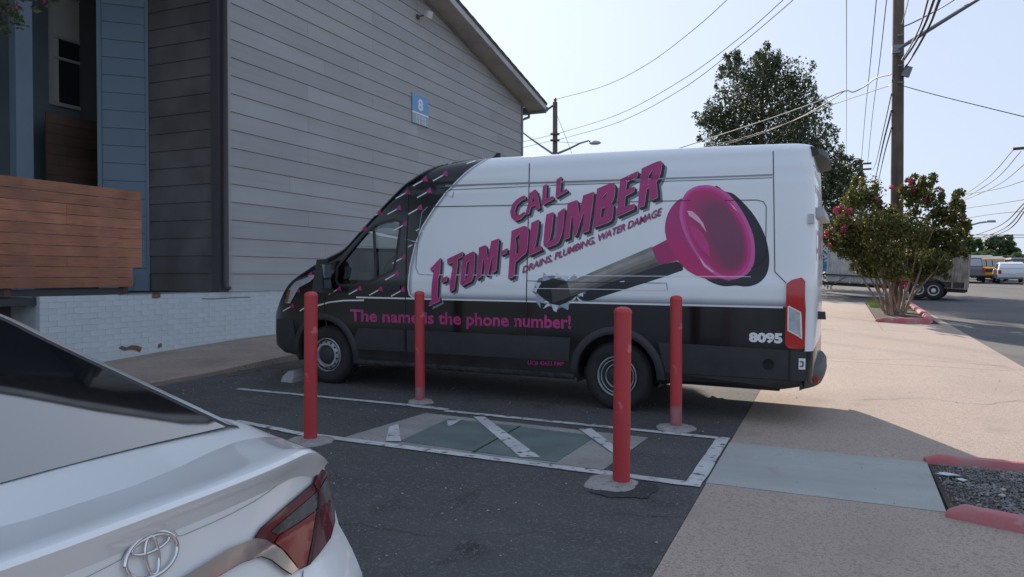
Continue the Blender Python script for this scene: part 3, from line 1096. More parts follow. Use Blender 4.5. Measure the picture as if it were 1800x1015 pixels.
def bollard(px, py, ytop, r, label, faded, fx, fy, seed, tar=False):
    g = G(px, py)
    depth = (g - CAMP).dot(FWD)
    h = (py - ytop) / F_PX * depth
    b = empty('bollard', (g.x, g.y, gz(g.x, g.y)), label, 'bollard', 'red bollards round the utility vault')
    z1 = faded
    prof = [(r, -.1), (r, z1)] if z1 else [(r, -.1), (r, .02)]
    MB().lathe(prof, 28).build('faded_base' if z1 else 'base', M_faded if z1 else M_red, b, True)
    smooth_by_angle(b.children[0])
    zs = z1 or .02
    prof = [(r + .0012, zs), (r + .0012, zs + .2), (r + .0008, h * .6), (r + .001, h - .045)]
    smooth_by_angle(MB().lathe(prof, 28).build('post', M_red, b, True))
    cap = [(r + .0035, h - .045), (r + .004, h - .03), (r * .93, h - .014), (r * .7, h - .004), (r * .3, h + .002), (.002, h + .003)]
    smooth_by_angle(MB().lathe(cap, 28).build('cap', M_red, b, True), 50)
    # broken concrete footing
    v, f = [], []
    n = 40
    for j, (rr, hh) in enumerate(((1.0, -.01), (.96, .012), (.75, .022), (.4, .03), (.12, .034))):
        for i in range(n):
            a = 2 * math.pi * i / n
            w = 1 + .22 * noise.noise(Vector((math.cos(a) * 1.6, math.sin(a) * 1.6, seed))) + .08 * noise.noise(Vector((math.cos(a) * 5, math.sin(a) * 5, seed)))
            x, y = fx * rr * w * math.cos(a), fy * rr * w * math.sin(a)
            x += (-.07 if tar else 0) * rr; y += (-.02 if tar else 0) * rr
            v.append((x, y, hh + .006 * noise.noise(Vector((x * 20, y * 20, seed))) - K * x + KY * y))
    for j in range(4):
        for i in range(n):
            f.append((j * n + i, j * n + (i + 1) % n, (j + 1) * n + (i + 1) % n, (j + 1) * n + i))
    f.append(tuple(4 * n + i for i in range(n)))
    fix_normals(obj('concrete_footing', v, f, M_foot, b, True))
    if tar:
        v = [(0, 0, .006)]
        for i in range(n):
            a = 2 * math.pi * i / n
            w = 1 + .3 * noise.noise(Vector((math.cos(a) * 2, math.sin(a) * 2, 9.1)))
            v.append((.03 + .24 * w * math.cos(a), -.075 + .25 * w * math.sin(a), .006))
        v = [(x, y, z - K * x + KY * y) for x, y, z in v]
        fix_normals(obj('tar_patch', v, [(0, 1 + i, 1 + (i + 1) % n) for i in range(n)], M_tar, b))
    for c in b.children:
        if 'foot' not in c.name and 'tar' not in c.name:
            c.rotation_euler = (.006 * math.sin(seed * 3), .008 * math.cos(seed * 5), 0)
    return b


bollard(545.5, 776, 513, .056, 'red steel bollard in front of the van\'s front wheel', 0, .21, .19, 1.3)
bollard(738.5, 707, 512, .0535, 'red steel bollard beside the van door with a faded base', .17, .15, .15, 4.2)
bollard(1092, 852, 540, .0605, 'nearest red steel bollard, in front of the van\'s rear wheel, on a broken tarred footing', 0, .20, .20, 7.7, True)
bollard(1188.5, 753, 520, .055, 'red steel bollard behind the van\'s rear wheel with a faded base', .22, .19, .17, 2.9)

M_stopc = mat('wheel_stop_concrete', (0.36, 0.35, 0.34), 0.9, var=.5, vscale=4, bump=.4, bscale=60)
g = G(515, 672)
ws = MB()
ws.prism([(-.09, 0, -.01), (.09, 0, -.01), (.085, 0, .06), (.05, 0, .13), (-.05, 0, .13), (-.085, 0, .06)], (0, 1.75, 0))
for i, v in enumerate(ws.v):
    if v.y < .01 and v.z > .03:
        v.y += .10 if v.z > .1 else .03
o = fix_normals(ws.build('wheel_stop', M_stopc))
o.location = (g.x - .06, g.y - .06, gz(g.x, g.y)); o.rotation_euler = (KY, 0, .02)
tag(o, 'pale concrete wheel stop in front of the van\'s front tyre', 'wheel stop')

# ================================================================== THE VAN
vb = G(1081, 724)
th = math.radians(1.2)
vf = Vector((-math.cos(th), math.sin(th), 0)); vf.z = -K * vf.x + KY * vf.y; vf.normalize()
vl = Vector((-math.sin(th), -math.cos(th), 0)); vl.z = -K * vl.x + KY * vl.y; vl = (vl - vf * vl.dot(vf)).normalized()   # towards the camera
vu = vf.cross(vl)
if vu.z < 0:
    vu = -vu
HW = 1.03
vorg = vb - vl * HW            # rear axle, centre line, ground level
mw = Matrix((vf, vl, vu)).transposed().to_4x4()
mw.translation = vorg
van = empty('van', matrix=mw, label='long high-roof white and black plumber\'s van with pink plunger graphics and lettering', cat='van')
bpy.context.view_layer.update()

OFF = [(0.30, -.05), (0.36, -.03), (0.50, -.012), (0.66, 0.0), (0.75, 0.0), (0.92, -.006), (1.12, -.010), (1.30, -.012), (1.39, -.016), (1.43, -.026), (1.50, -.032),
       (1.8, -.050), (2.1, -.080), (2.30, -.108), (2.385, -.120), (2.40, -.136), (2.435, -.138), (2.45, -.132), (2.55, -.155), (2.62, -.18)]
TOP = [(-2.0, 2.68), (-1.85, 2.725), (-1.5, 2.745), (0, 2.765), (1.3, 2.772), (1.75, 2.772), (2.05, 2.755), (2.35, 2.70), (2.65, 2.545), (2.95, 2.285), (3.25, 2.00), (3.5, 1.765),
       (3.62, 1.685), (3.85, 1.59), (4.1, 1.475), (4.3, 1.37), (4.45, 1.265), (4.58, 1.11), (4.70, .95), (4.80, .86), (4.84, .82)]
HWT = [(-1.91, .93), (-1.885, .985), (-1.86, 1.005), (-1.80, 1.022), (-1.70, 1.03), (3.4, 1.03), (3.8, 1.025), (4.15, 1.01), (4.35, .995), (4.5, .965), (4.62, .915), (4.72, .84), (4.79, .74), (4.84, .60)]
BOT = [(-1.95, .42), (-1.7, .36), (-.5, .33), (3.3, .31), (4.2, .32), (4.5, .34), (4.84, .42)]


def van_section(s):
    zt = spl(TOP, s); w = spl(HWT, s); zb = lerp(BOT, s)
    rr = lerp([(-1.95, .10), (2.0, .20), (2.6, .16), (3.4, .12), (4.2, .14), (4.76, .10)], s)
    crown = lerp([(-1.95, .03), (2.2, .05), (2.7, .10), (3.4, .10), (4.1, .09), (4.76, .04)], s)
    pts = [(0, zb), (w * .5, zb), (w - .12, zb), (w - .06, zb + .01)]
    zs = zt - rr
    zz = [zb + .04]
    while zz[-1] < 2.62:
        zz.append(zz[-1] + .05)
    zz = sorted(set([round(q, 3) for q in zz] + [.30 + .0, .36, .66, .75, 1.39, 1.43, 2.385, 2.40, 2.435, 2.45]))
    nz = 46
    z0 = zb + .04
    side = []
    for i in range(nz):
        z = z0 + (zs - z0) * i / (nz - 1)
        side.append((w + spl(OFF, z), z))
    pts += side
    y1 = side[-1][0]
    for i in range(1, 8):
        a = i / 8 * math.pi / 2
        pts.append((y1 - rr * 1.25 * (1 - math.cos(a)), zs + rr * math.sin(a)))
    ye = y1 - rr * 1.25
    for i in range(0, 7):
        u = i / 6
        pts.append((ye * (1 - u), zt + crown * (1 - (1 - u) ** 2)))
    return pts


def loft(stations, sec, name, m, parent, warp=None):
    """closed body from half sections (y, z) mirrored about y = 0"""
    v, f = [], []
    n = None
    for s in stations:
        h = sec(s)
        ring = [(s, y, z) for y, z in h] + [(s, -y, z) for y, z in reversed(h[1:-1])]
        if warp:
            ring = [warp(*p) for p in ring]
        n = len(ring)
        v += ring
    for i in range(len(stations) - 1):
        for k in range(n):
            f.append((i * n + k, i * n + (k + 1) % n, (i + 1) * n + (k + 1) % n, (i + 1) * n + k))
    for base in (0, (len(stations) - 1) * n):
        h = len(sec(stations[0]))
        for k in range(h - 1):
            a, b = base + k, base + k + 1
            c, d = base + (n - k - 1) % n if k + 1 < h - 1 else b, base + (n - k) % n
            q = [a, b, base + (n - k - 1) % n, base + (n - k) % n]
            u = []
            for x in q:
                if x not in u:
                    u.append(x)
            if len(u) >= 3:
                f.append(tuple(u))
    return obj(name, v, f, m, parent, True)


def rear_warp(s, y, z):
    if s < -1.7:      # doors bulge a little at the middle, lean in at the top
        k = (-1.7 - s) / .25
        s -= k * (.0 + .025 * (1 - min(1, abs(y) / 1.0)) - .06 * max(0, (z - 1.6) / 1.1) ** 1.5)
    if s > 4.3:       # plan rounding of the nose
        s += .10 * (1 - (min(1, abs(y) / .9)) ** 2) * min(1, (s - 4.3) / .3)
    if 2.2 < s < 4.3: # the windscreen bows forward at its centre
        s += .16 * (1 - (min(1, abs(y) / .95)) ** 2) * min(1, (z / spl(TOP, s)) ** 8) * min(1, (s - 2.2) / .6) * min(1, (4.3 - s) / .5)
    return (s, y, z)


# ---- paint: white cargo body, black front and skirt as one printed wrap
def van_paint():
    m = bpy.data.materials.new('van_wrap')
    m.use_nodes = True
    N, L = m.node_tree.nodes, m.node_tree.links
    bs = N['Principled BSDF']
    tc = N.new('ShaderNodeTexCoord'); sp = N.new('ShaderNodeSeparateXYZ')
    L.new(tc.outputs['Object'], sp.inputs[0])

    def math_(op, a, b=None, c=None):
        n = N.new('ShaderNodeMath'); n.operation = op
        for i, x in enumerate((a, b, c)):
            if x is None:
                continue
            if hasattr(x, 'is_linked'):
                L.new(x, n.inputs[i])
            else:
                n.inputs[i].default_value = x
        return n.outputs[0]
    s, z = sp.outputs[0], sp.outputs[2]
    # front boundary s(z)
    fc = N.new('ShaderNodeFloatCurve')
    cur = fc.mapping.curves[0]
    pts = [(zz / 4.0, ss / 4.0) for zz, ss in ARC]
    while len(cur.points) > 2:
        cur.points.remove(cur.points[1])
    cur.points[0].location = pts[0]; cur.points[1].location = pts[-1]
    for p in pts[1:-1]:
        cur.points.new(*p)
    for p in cur.points:
        p.handle_type = 'VECTOR'
    fc.mapping.use_clip = False
    fc.mapping.update()
    L.new(math_('DIVIDE', z, 4.0), fc.inputs['Value'])
    sb = math_('MULTIPLY', fc.outputs[0], 4.0)
    zl = math_('MULTIPLY_ADD', s, -0.0085, 1.137)           # height of the black skirt
    above = math_('GREATER_THAN', z, zl)
    back = math_('LESS_THAN', s, sb)
    rear = math_('MULTIPLY', math_('LESS_THAN', s, -1.842), math_('GREATER_THAN', z, 0.74))
    white = math_('MAXIMUM', math_('MULTIPLY', above, back), rear)
    d1 = math_('SUBTRACT', z, zl)
    d2 = math_('SUBTRACT', sb, s)
    dm = math_('MINIMUM', math_('MULTIPLY', d1, 10.0), math_('MULTIPLY', d2, 14.0))
    fade = N.new('ShaderNodeMapRange'); fade.interpolation_type = 'SMOOTHSTEP'
    L.new(math_('MAXIMUM', dm, math_('MULTIPLY', rear, 9.0)), fade.inputs[0])
    cg = N.new('ShaderNodeMix'); cg.data_type = 'RGBA'
    cg.inputs[6].default_value = (0.22, 0.23, 0.26, 1); cg.inputs[7].default_value = (0.85, 0.86, 0.87, 1)
    L.new(fade.outputs[0], cg.inputs[0])
    mx = N.new('ShaderNodeMix'); mx.data_type = 'RGBA'
    mx.inputs[6].default_value = (0.0075, 0.0075, 0.009, 1)
    L.new(white, mx.inputs[0]); L.new(cg.outputs[2], mx.inputs[7])
    # road film low on the body
    nz = N.new('ShaderNodeTexNoise'); nz.inputs['Scale'].default_value = 5; nz.inputs['Detail'].default_value = 8
    L.new(tc.outputs['Object'], nz.inputs['Vector'])
    dr = N.new('ShaderNodeMapRange'); dr.inputs[1].default_value = .75; dr.inputs[2].default_value = .3
    L.new(z, dr.inputs[0])
    df = math_('MULTIPLY', dr.outputs[0], math_('MULTIPLY', nz.outputs['Fac'], .35))
    m2 = N.new('ShaderNodeMix'); m2.data_type = 'RGBA'; m2.inputs[7].default_value = (.10, .09, .08, 1)
    L.new(df, m2.inputs[0]); L.new(mx.outputs[2], m2.inputs[6])
    L.new(m2.outputs[2], bs.inputs['Base Color'])
    rg = N.new('ShaderNodeMapRange'); rg.inputs[3].default_value = .12; rg.inputs[4].default_value = .42
    L.new(nz.outputs['Fac'], rg.inputs[0])
    rr = math_('ADD', .20, math_('MULTIPLY', df, 1.5))
    L.new(rr, bs.inputs['Roughness'])
    bs.inputs['Coat Weight'].default_value = .35; bs.inputs['Coat Roughness'].default_value = .08
    return m


ARC = [(0.0, 2.45), (1.11, 2.46), (1.16, 2.535), (1.24, 2.555), (1.5, 2.54), (1.75, 2.48), (1.96, 2.395), (2.18, 2.25), (2.38, 2.09), (2.58, 1.88), (2.74, 1.66), (2.83, 1.48), (3.2, 1.3)]
M_van = van_paint()
M_vblack = mat('van_black', (0.0075, 0.0075, 0.009), 0.22, coat=.3)
M_plastic = mat('black_plastic', (0.030, 0.030, 0.033), 0.6, var=.5, vscale=8, col2=(.042, .041, .042), bump=.15, bscale=120)
M_rubber = mat('tyre_rubber', (0.020, 0.0195, 0.019), 0.85, var=.6, vscale=9, col2=(.034, .031, .028), bump=.4, bscale=60)
M_seam = mat('panel_seam', (0.035, 0.037, 0.042), 0.8)
M_creaseshade = mat('crease_shade', (0.30, 0.32, 0.36), 0.6)  # grey standing for the shade in the body grooves
M_vwhite = mat('vinyl_white', (0.80, 0.80, 0.80), 0.35)
M_pink = mat('vinyl_pink', (0.56, 0.045, 0.225), 0.35, var=.2, vscale=2)
M_pinkl = mat('vinyl_light_pink', (0.66, 0.36, 0.48), 0.35)
M_ink = mat('vinyl_black', (0.010, 0.010, 0.013), 0.35)
M_shade = mat('vinyl_grey', (0.20, 0.225, 0.26), 0.35)
M_silver = mat('silver_rim', (0.52, 0.53, 0.55), 0.42, .35, var=.5, vscale=12, col2=(.26, .26, .27))
M_steel = mat('dark_steel_rim', (0.30, 0.305, 0.315), 0.5, .2, var=.5, vscale=12)
M_redlens = mat('red_lens', (0.50, 0.010, 0.016), 0.12, coat=.6)
M_clearlens = mat('clear_lens', (0.52, 0.53, 0.55), 0.14, coat=.6, var=.5, vscale=14, col2=(.36, .37, .39))
M_amber = mat('amber_lens', (0.34, 0.12, 0.025), 0.15, coat=.6)
M_chrome = mat('chrome', (0.72, 0.72, 0.73), 0.10, 1.0)
M_cab = mat('cab_trim', (0.075, 0.077, 0.082), 0.8)

st = [-1.91, -1.905, -1.895, -1.88, -1.86, -1.83, -1.80, -1.75, -1.7, -1.6] + [-1.5 + .2 * i for i in range(17)] + [1.8 + .05 * i for i in range(48)] + \
     [4.20, 4.24, 4.28, 4.32, 4.36, 4.40, 4.44, 4.48, 4.52, 4.56, 4.60, 4.64, 4.68, 4.71, 4.74, 4.77, 4.80, 4.82, 4.84]
st = sorted(set(round(x, 3) for x in st))
body = loft(st, van_section, 'body', M_van, van, rear_warp)
fix_normals(body)
skin = Skin(body, van)
skin.far = 8.0

# ---- openings: wheel wells, hollow cab, side windows, windscreen
FXW, RXW, WR = 3.79, 0.0, 0.365
cut = []
for s in (FXW, RXW):
    for side in (1, -1):
        mbc = MB()
        nseg = 40
        prof = [(.445, HW * side + .2 * side), (.445, HW * side - .42 * side)]
        mbc.lathe(prof, nseg, 'Y', (s, 0, WR + .015))
        c = mbc.build('cutter', None, van); cut.append(c)
wpx = [(591, 492), (593, 470), (612, 446), (640, 413), (660, 396), (680, 389), (698, 387), (704, 391), (703, 405), (697, 450), (692, 474), (676, 483), (660, 490), (642, 497), (620, 501), (600, 502), (593, 499)]
wpts = [skin.px(x, y) for x, y in wpx]
wsz = [(p.x, p.z) for p in wpts]
# the hollow cab: a slightly smaller copy of the body between the bulkhead and the dash
def cab_section(s):
    p = van_section(s)
    zt = max(z for y, z in p)
    return [(max(0, y - .07) if y > .07 else 0.0, min(max(z, .75), zt - .09)) for y, z in p[:1]] + [(max(.001, y - .07), min(max(z, .75), zt - .075)) for y, z in p[4:-1]] + [(0, zt - .08)]
c = loft([2.30 + .06 * i for i in range(24)], cab_section, 'cutter', None, van)
cut.append(c)
for side in (1, -1):
    cut.append(MB().prism([(s, side * 1.3, z) for s, z in wsz], (0, -side * .75, 0)).build('cutter', None, van))
scr = [(-.80, 1.72), (.80, 1.72), (.72, 2.40), (-.72, 2.40)]
cut.append(MB().prism([(2.62, y, z) for y, z in scr], (1.6, 0, 0)).build('cutter', None, van))
bpy.context.view_layer.update()
boolean(body, cut)
smooth_by_angle(body, 28)

# wheel wells are lined
for s in (FXW, RXW):
    for side in (1, -1):
        prof = [(.452, side * (HW - .05)), (.452, side * (HW - .46))]
        v, f = [], []
        n = 28
        for r, y in prof:
            for i in range(n + 1):
                a = math.pi * (-.08 + 1.16 * i / n)
                v.append((s + r * math.cos(a), y, WR + .015 + r * math.sin(a)))
        for i in range(n):
            f.append((i, i + 1, n + 2 + i, n + 1 + i))
        obj('wheel_liner', v, f, M_plastic, van, True)

# ---- glazing
M_vglass = glass_mat('van_glass', (0.58, 0.66, 0.65), 0.3)
for side in (1, -1):
    cc = Vector((sum(a for a, b in wsz) / len(wsz), sum(b for a, b in wsz) / len(wsz)))
    gl = skin.lay('side_window', [[[(cc.x + (a - cc.x) * 1.02, cc.y + (b - cc.y) * 1.02) for a, b in wsz]]], M_vglass, -.022, 'sz', .12, side=side)
    skin.ribbon('window_seal', wsz, .030, M_plastic, .003, 'sz', gl, True, .05, side=side)
    # division bar of the quarter light
    skin.ribbon('division_bar', [(3.095, 1.985), (3.07, 1.9), (3.03, 1.5), (3.02, 1.32)], .040, M_plastic, .001, 'sz', gl, False, .05, side=side)
v, f = [], []
for j in range(7):
    s_ = 2.62 + (3.50 - 2.62) * j / 6
    for i in range(13):
        y = -.84 + 1.68 * i / 12
        zt = spl(TOP, s_)
        o_, n_ = Vector((s_, y, 4)), None
        h, n_, ii, t_ = skin.bvh.ray_cast(o_, Vector((0, 0, -1)))
        v.append(h - n_ * .02 if n_.z > 0 else h + n_ * .02)
for j in range(6):
    for i in range(12):
        f.append((j * 13 + i, j * 13 + i + 1, (j + 1) * 13 + i + 1, (j + 1) * 13 + i))
obj('windscreen', v, f, M_vglass, van, True)

# ---- cab interior
MB().box((3.22, -.82, .80), (3.50, .82, 1.40), .06).build('dashboard', M_cab, van)
seat_m = mat('seat_fabric', (0.035, 0.036, 0.04), .9)
for y in (.5, -.45):
    sv = empty('seat'); sv.parent = van; sv.location = (2.55, y, .75)
    smooth_by_angle(MB().box((-.05, -.25, .1), (.45, .25, .27), .03).build('cushion', seat_m, sv))
    bk = MB().box((-.1, -.24, .22), (.04, .24, .86), .03).build('backrest', seat_m, sv); bk.rotation_euler = (0, -.12, 0)
    hr = MB().box((-.06, -.12, .90), (.05, .12, 1.10), .03).build('headrest', seat_m, sv); hr.rotation_euler = (0, -.12, 0); hr.location = (-.02, 0, 0)
swm = MB()
swp = []
for i in range(25):
    a = 2 * math.pi * i / 24
    swp.append((3.13 - .19 * math.sin(a) * .42, .5 + .19 * math.cos(a), 1.44 + .19 * math.sin(a) * .9))
swm.tube(swp, .017, 8, False)
swm.tube([(3.13, .31, 1.44), (3.13, .69, 1.44)], .015, 6)
swm.tube([(3.13, .5, 1.44), (3.30, .5, 1.33)], .03, 6)
swm.build('steering_wheel', M_cab, van, True)
MB().box((2.56, -.80, 2.06), (2.92, .80, 2.30), .03).build('overhead_shelf', M_cab, van)
MB().tube([(3.18, -.86, 1.92), (3.24, -.84, 1.88), (3.28, -.84, 1.72), (3.24, -.86, 1.68)], .016, 6).build('grab_handle', M_cab, van, True)

# ---- wheels
def van_wheel(s, side, front):
    w = empty('wheel'); w.parent = van; w.location = (s, side * (HW - .055), WR)
    if side < 0:
        w.rotation_euler = (0, 0, math.pi)
    T = [(.205, -.02), (.215, -.012), (.25, .004), (.305, .006), (.335, -.006), (.353, -.030), (.3645, -.05), (.366, -.11), (.366, -.16), (.3645, -.20), (.345, -.225), (.25, -.235), (.205, -.22)]
    ty = MB().lathe(T, 56, 'Y')
    ty = smooth_by_angle(ty.build('tyre', M_rubber, w, True), 50)
    # tread blocks on the shoulder
    tb = MB()
    for i in range(64):
        a = 2 * math.pi * i / 64
        p = Vector((math.cos(a), 0, math.sin(a))); t = Vector((-math.sin(a), 0, math.cos(a)))
        for y0, y1 in ((-.045, -.10), (-.115, -.15)):
            q = [p * .362 + t * .010 + Vector((0, y0, 0)), p * .362 - t * .010 + Vector((0, y0, 0)), p * .362 - t * .010 + Vector((0, y1, 0)), p * .362 + t * .010 + Vector((0, y1, 0))]
            tb.prism(q, p * .008)
    tb.build('tread', M_rubber, w)
    if front:
        rp = [(.212, -.03), (.214, -.006), (.204, .000), (.196, -.022), (.186, -.035), (.178, -.012), (.150, .012), (.128, .012), (.118, -.008), (.11, -.03), (.01, -.03)]
        smooth_by_angle(MB().lathe(rp, 48, 'Y').build('rim', M_silver, w, True), 40)
        hb = [(.117, -.028), (.112, -.004), (.09, .020), (.05, .028), (.002, .028)]
        smooth_by_angle(MB().lathe(hb, 32, 'Y').build('hub_cap', M_plastic, w, True), 40)
        for i in range(14):
            a = 2 * math.pi * (i + .5) / 14
            MB().lathe([(.0135, .000), (.0135, .009), (.001, .0092)], 12, 'Y', (.163 * math.cos(a), .0, .163 * math.sin(a))).build('rim_hole', M_dirt, w)
    else:
        rp = [(.212, -.03), (.214, -.006), (.205, .002), (.198, -.018), (.190, -.030), (.178, -.016), (.172, -.016), (.165, -.036), (.142, -.044), (.132, -.020), (.122, -.020), (.116, -.04), (.01, -.04)]
        smooth_by_angle(MB().lathe(rp, 48, 'Y').build('rim', M_steel, w, True), 40)
        for rr, yy, t in ((.208, .001, .008), (.176, -.016, .006), (.127, -.019, .007)):
            pts = [(rr * math.cos(2 * math.pi * i / 40), yy, rr * math.sin(2 * math.pi * i / 40)) for i in range(41)]
            MB().tube(pts, t, 6, False).build('rim_ring', M_silver, w, True)
        hb = [(.118, -.038), (.112, -.030), (.08, -.01), (.055, .004), (.002, .006)]
        smooth_by_angle(MB().lathe(hb, 32, 'Y').build('hub_cap', M_plastic, w, True), 40)
        for i in range(10):
            a = 2 * math.pi * i / 10
            MB().lathe([(.013, -.075), (.013, -.034), (.001, -.034)], 10, 'Y', (.153 * math.cos(a), -.004, .153 * math.sin(a))).build('rim_hole', M_dirt, w)
    return w


for s in (FXW, RXW):
    for side in (1, -1):
        van_wheel(s, side, s > 1)
MB().tube([(RXW, -.8, WR), (RXW, .8, WR)], .06, 10).build('axle', M_plastic, van)
MB().box((-1.6, -.75, .30), (3.2, .75, .40)).build('chassis', M_plastic, van)

# ---- cladding, flares, sill, bumpers
def arch_flare(s, side, a0, a1, r0=.435, r1=.515):
    v, f = [], []
    n = 30
    for i in range(n + 1):
        a = math.radians(a0 + (a1 - a0) * i / n)
        for k, (r, off) in enumerate(((r0, -.05), (r0, .016), (r0 + .02, .024), (r1 - .02, .022), (r1, .004))):
            p = skin.sz(s + r * math.cos(a), max(.33, WR + .015 + r * math.sin(a)), 0, side)
            v.append((s + r * math.cos(a), p.y + side * off, WR + .015 + r * math.sin(a)))
    for i in range(n):
        for k in range(4):
            f.append((i * 5 + k, i * 5 + k + 1, (i + 1) * 5 + k + 1, (i + 1) * 5 + k))
    return smooth_by_angle(fix_normals(obj('arch_flare', v, f, M_plastic, van, True)), 40)


def slab(name, poly, m, off, side, parent=None, th=.014):
    """a plate of bodywork standing off the side, with closed edges"""
    o = skin.lay(name, [[poly]], m, off, 'sz', .15, parent, side=side)
    bm = bmesh.new(); bm.from_mesh(o.data)
    bnd = [e for e in bm.edges if len(e.link_faces) == 1]
    r = bmesh.ops.extrude_edge_only(bm, edges=bnd)
    for v in [x for x in r['geom'] if isinstance(x, bmesh.types.BMVert)]:
        v.co.y -= side * (th + .004)
    bmesh.ops.recalc_face_normals(bm, faces=bm.faces)
    bm.to_mesh(o.data); bm.free()
    return smooth_by_angle(o, 30)


for side in (1, -1):
    arch_flare(FXW, side, -12, 192)
    arch_flare(RXW, side, -8, 188)
    slab('side_cladding', [(.52, .50), (2.56, .48), (2.56, .74), (.50, .755)], M_plastic, .012, side)
    slab('side_cladding', [(2.60, .48), (3.30, .475), (3.32, .60), (3.26, .735), (2.60, .74)], M_plastic, .012, side)
    slab('side_cladding', [(-.53, .45), (-1.70, .46), (-1.70, .745), (-.45, .755)], M_plastic, .012, side)
    slab('rear_skirt', [(-.47, .335), (-1.78, .37), (-1.78, .455), (-.52, .445)], M_plastic, .010, side)
    sl = MB()
    sl.tube([(.46, side * 1.0, .335), (3.33, side * 1.0, .315)], .035, 8)
    sl.build('sill', mat('dirty_sill', (.06, .06, .06), .7, var=1, vscale=14, col2=(.02, .02, .02)), van, True)
# front bumper skin
slab('front_bumper', [(4.24, .34), (4.52, .36), (4.66, .46), (4.68, .60), (4.66, .78), (4.50, .80), (4.30, .79), (4.27, .62)], M_plastic, .012, 1)
slab('front_bumper', [(4.24, .34), (4.52, .36), (4.66, .46), (4.68, .60), (4.66, .78), (4.50, .80), (4.30, .79), (4.27, .62)], M_plastic, .012, -1)
# rear bumper with step
rb = MB()
def rbsec(y):
    k = (abs(y) / 1.0) ** 4
    x = -2.0 + .14 * k
    return [(-1.80, .36), (x + .02, .38), (x, .43), (x + .005, .52), (x + .03, .555), (x + .10, .57), (-1.90 + .02 * k, .575), (-1.88 + .02 * k, .72), (-1.80, .74)]
v, f = [], []
ysr = [-1.0 + 2.0 * i / 24 for i in range(25)]
for y in ysr:
    v += [(a, y, b) for a, b in rbsec(y)]
n = 9
for i in range(24):
    for k in range(n):
        f.append((i * n + k, i * n + (k + 1) % n, (i + 1) * n + (k + 1) % n, (i + 1) * n + k))
f += [tuple(range(n)), tuple(24 * n + k for k in range(n))]
smooth_by_angle(fix_normals(obj('rear_bumper', v, f, M_plastic, van, True)), 35)
MB().box((-1.965, .80, .43), (-1.88, .86, .475)).build('bumper_reflector', M_redlens, van)
for side in (1, -1):
    slab('bumper_corner', [(-1.72, .45), (-1.84, .46), (-1.86, .60), (-1.85, .735), (-1.72, .745)], M_plastic, .014, side)
skin.lay('sensor', [[[(-1.52 + .055 * math.cos(a), .60 + .055 * math.sin(a)) for a in [i * .5236 for i in range(12)]]]], M_vblack, .016, 'sz', .05)
skin.lay('side_marker', [[[(-1.79, .57), (-1.845, .57), (-1.845, .675), (-1.79, .675)]]], M_vwhite, .017, 'sz', .1)
skin.ribbon('marker_ring', [(-1.80, .60), (-1.825, .60), (-1.825, .645), (-1.80, .645)], .012, M_ink, .019, 'sz', None, False, .02)
# ---- tail lamps
for side in (1, -1):
    tl = slab('tail_lamp', [(-1.668, 1.375), (-1.715, 1.41), (-1.80, 1.435), (-1.828, 1.40), (-1.834, .80), (-1.822, .765), (-1.70, .765), (-1.668, .80)], M_redlens, .022, side, None, .03)
    skin.lay('clear_lens', [[[(-1.69, 1.165), (-1.795, 1.11), (-1.808, .86), (-1.775, .89), (-1.692, .935)]]], M_clearlens, .026, 'sz', .1, tl, side=side)
    skin.ribbon('lens_edge', [(-1.69, 1.165), (-1.795, 1.11), (-1.808, .86), (-1.775, .89), (-1.692, .935)], .012, M_vwhite, .027, 'sz', tl, True, .05, side=side)
# ---- rear doors: hinges, lamp bar, handles, high spoiler
for side in (1, -1):
    MB().box((-1.90, side * .93 - .03, 1.95), (-1.84, side * .93 + .035, 2.04), .010).build('door_hinge', mat('hinge_grey', (.5, .5, .52), .4), van)
MB().box((-1.985, -.70, 2.02), (-1.88, .80, 2.11), .02).build('rear_light_bar', mat('bar_grey', (.4, .4, .41), .5), van)
MB().box((-1.99, .02, .98), (-1.90, .08, 1.06), .008).build('door_handle', M_plastic, van)
sp_ = MB()
v, f = [], []
for i in range(17):
    y = -.80 + 1.6 * i / 16
    k = (abs(y) / .8) ** 4
    v += [(-1.84, y, 2.70), (-1.985 + .08 * k, y, 2.675), (-2.0 + .08 * k, y, 2.60 + .02 * k), (-1.86, y, 2.60)]
for i in range(16):
    for k in range(4):
        f.append((i * 4 + k, i * 4 + (k + 1) % 4, (i + 1) * 4 + (k + 1) % 4, (i + 1) * 4 + k))
f += [(0, 1, 2, 3), (64, 65, 66, 67)]
smooth_by_angle(fix_normals(obj('rear_spoiler', v, f, M_plastic, van, True)), 40)
# dull pink print on the rear doors
bm_ = bmesh.new(); bm_.from_mesh(body.data); rbvh = BVHTree.FromBMesh(bm_); bm_.free()
M_rearink = mat('rear_print', (.5, .26, .33), .4)
for t_, y0, y1, z0, h0 in (('The name is', .80, -.2, 2.42, .10), ('the phone', .80, -.1, 2.26, .10), ('1-TOM', .80, -.6, 1.60, .30)):
    for vs, fs in letters(*text_mesh(t_, .01)):
        pv = []
        for u, w_ in vs:
            h, n_, ii, tt = rbvh.ray_cast(Vector((-4, y0 + (y1 - y0) * u, z0 + w_ * h0)), Vector((1, 0, 0)))
            pv.append((h or Vector((-1.98, y0 + (y1 - y0) * u, z0 + w_ * h0))) + Vector((-.004, 0, 0)))
        obj('rear_letter', pv, fs, M_rearink, van)

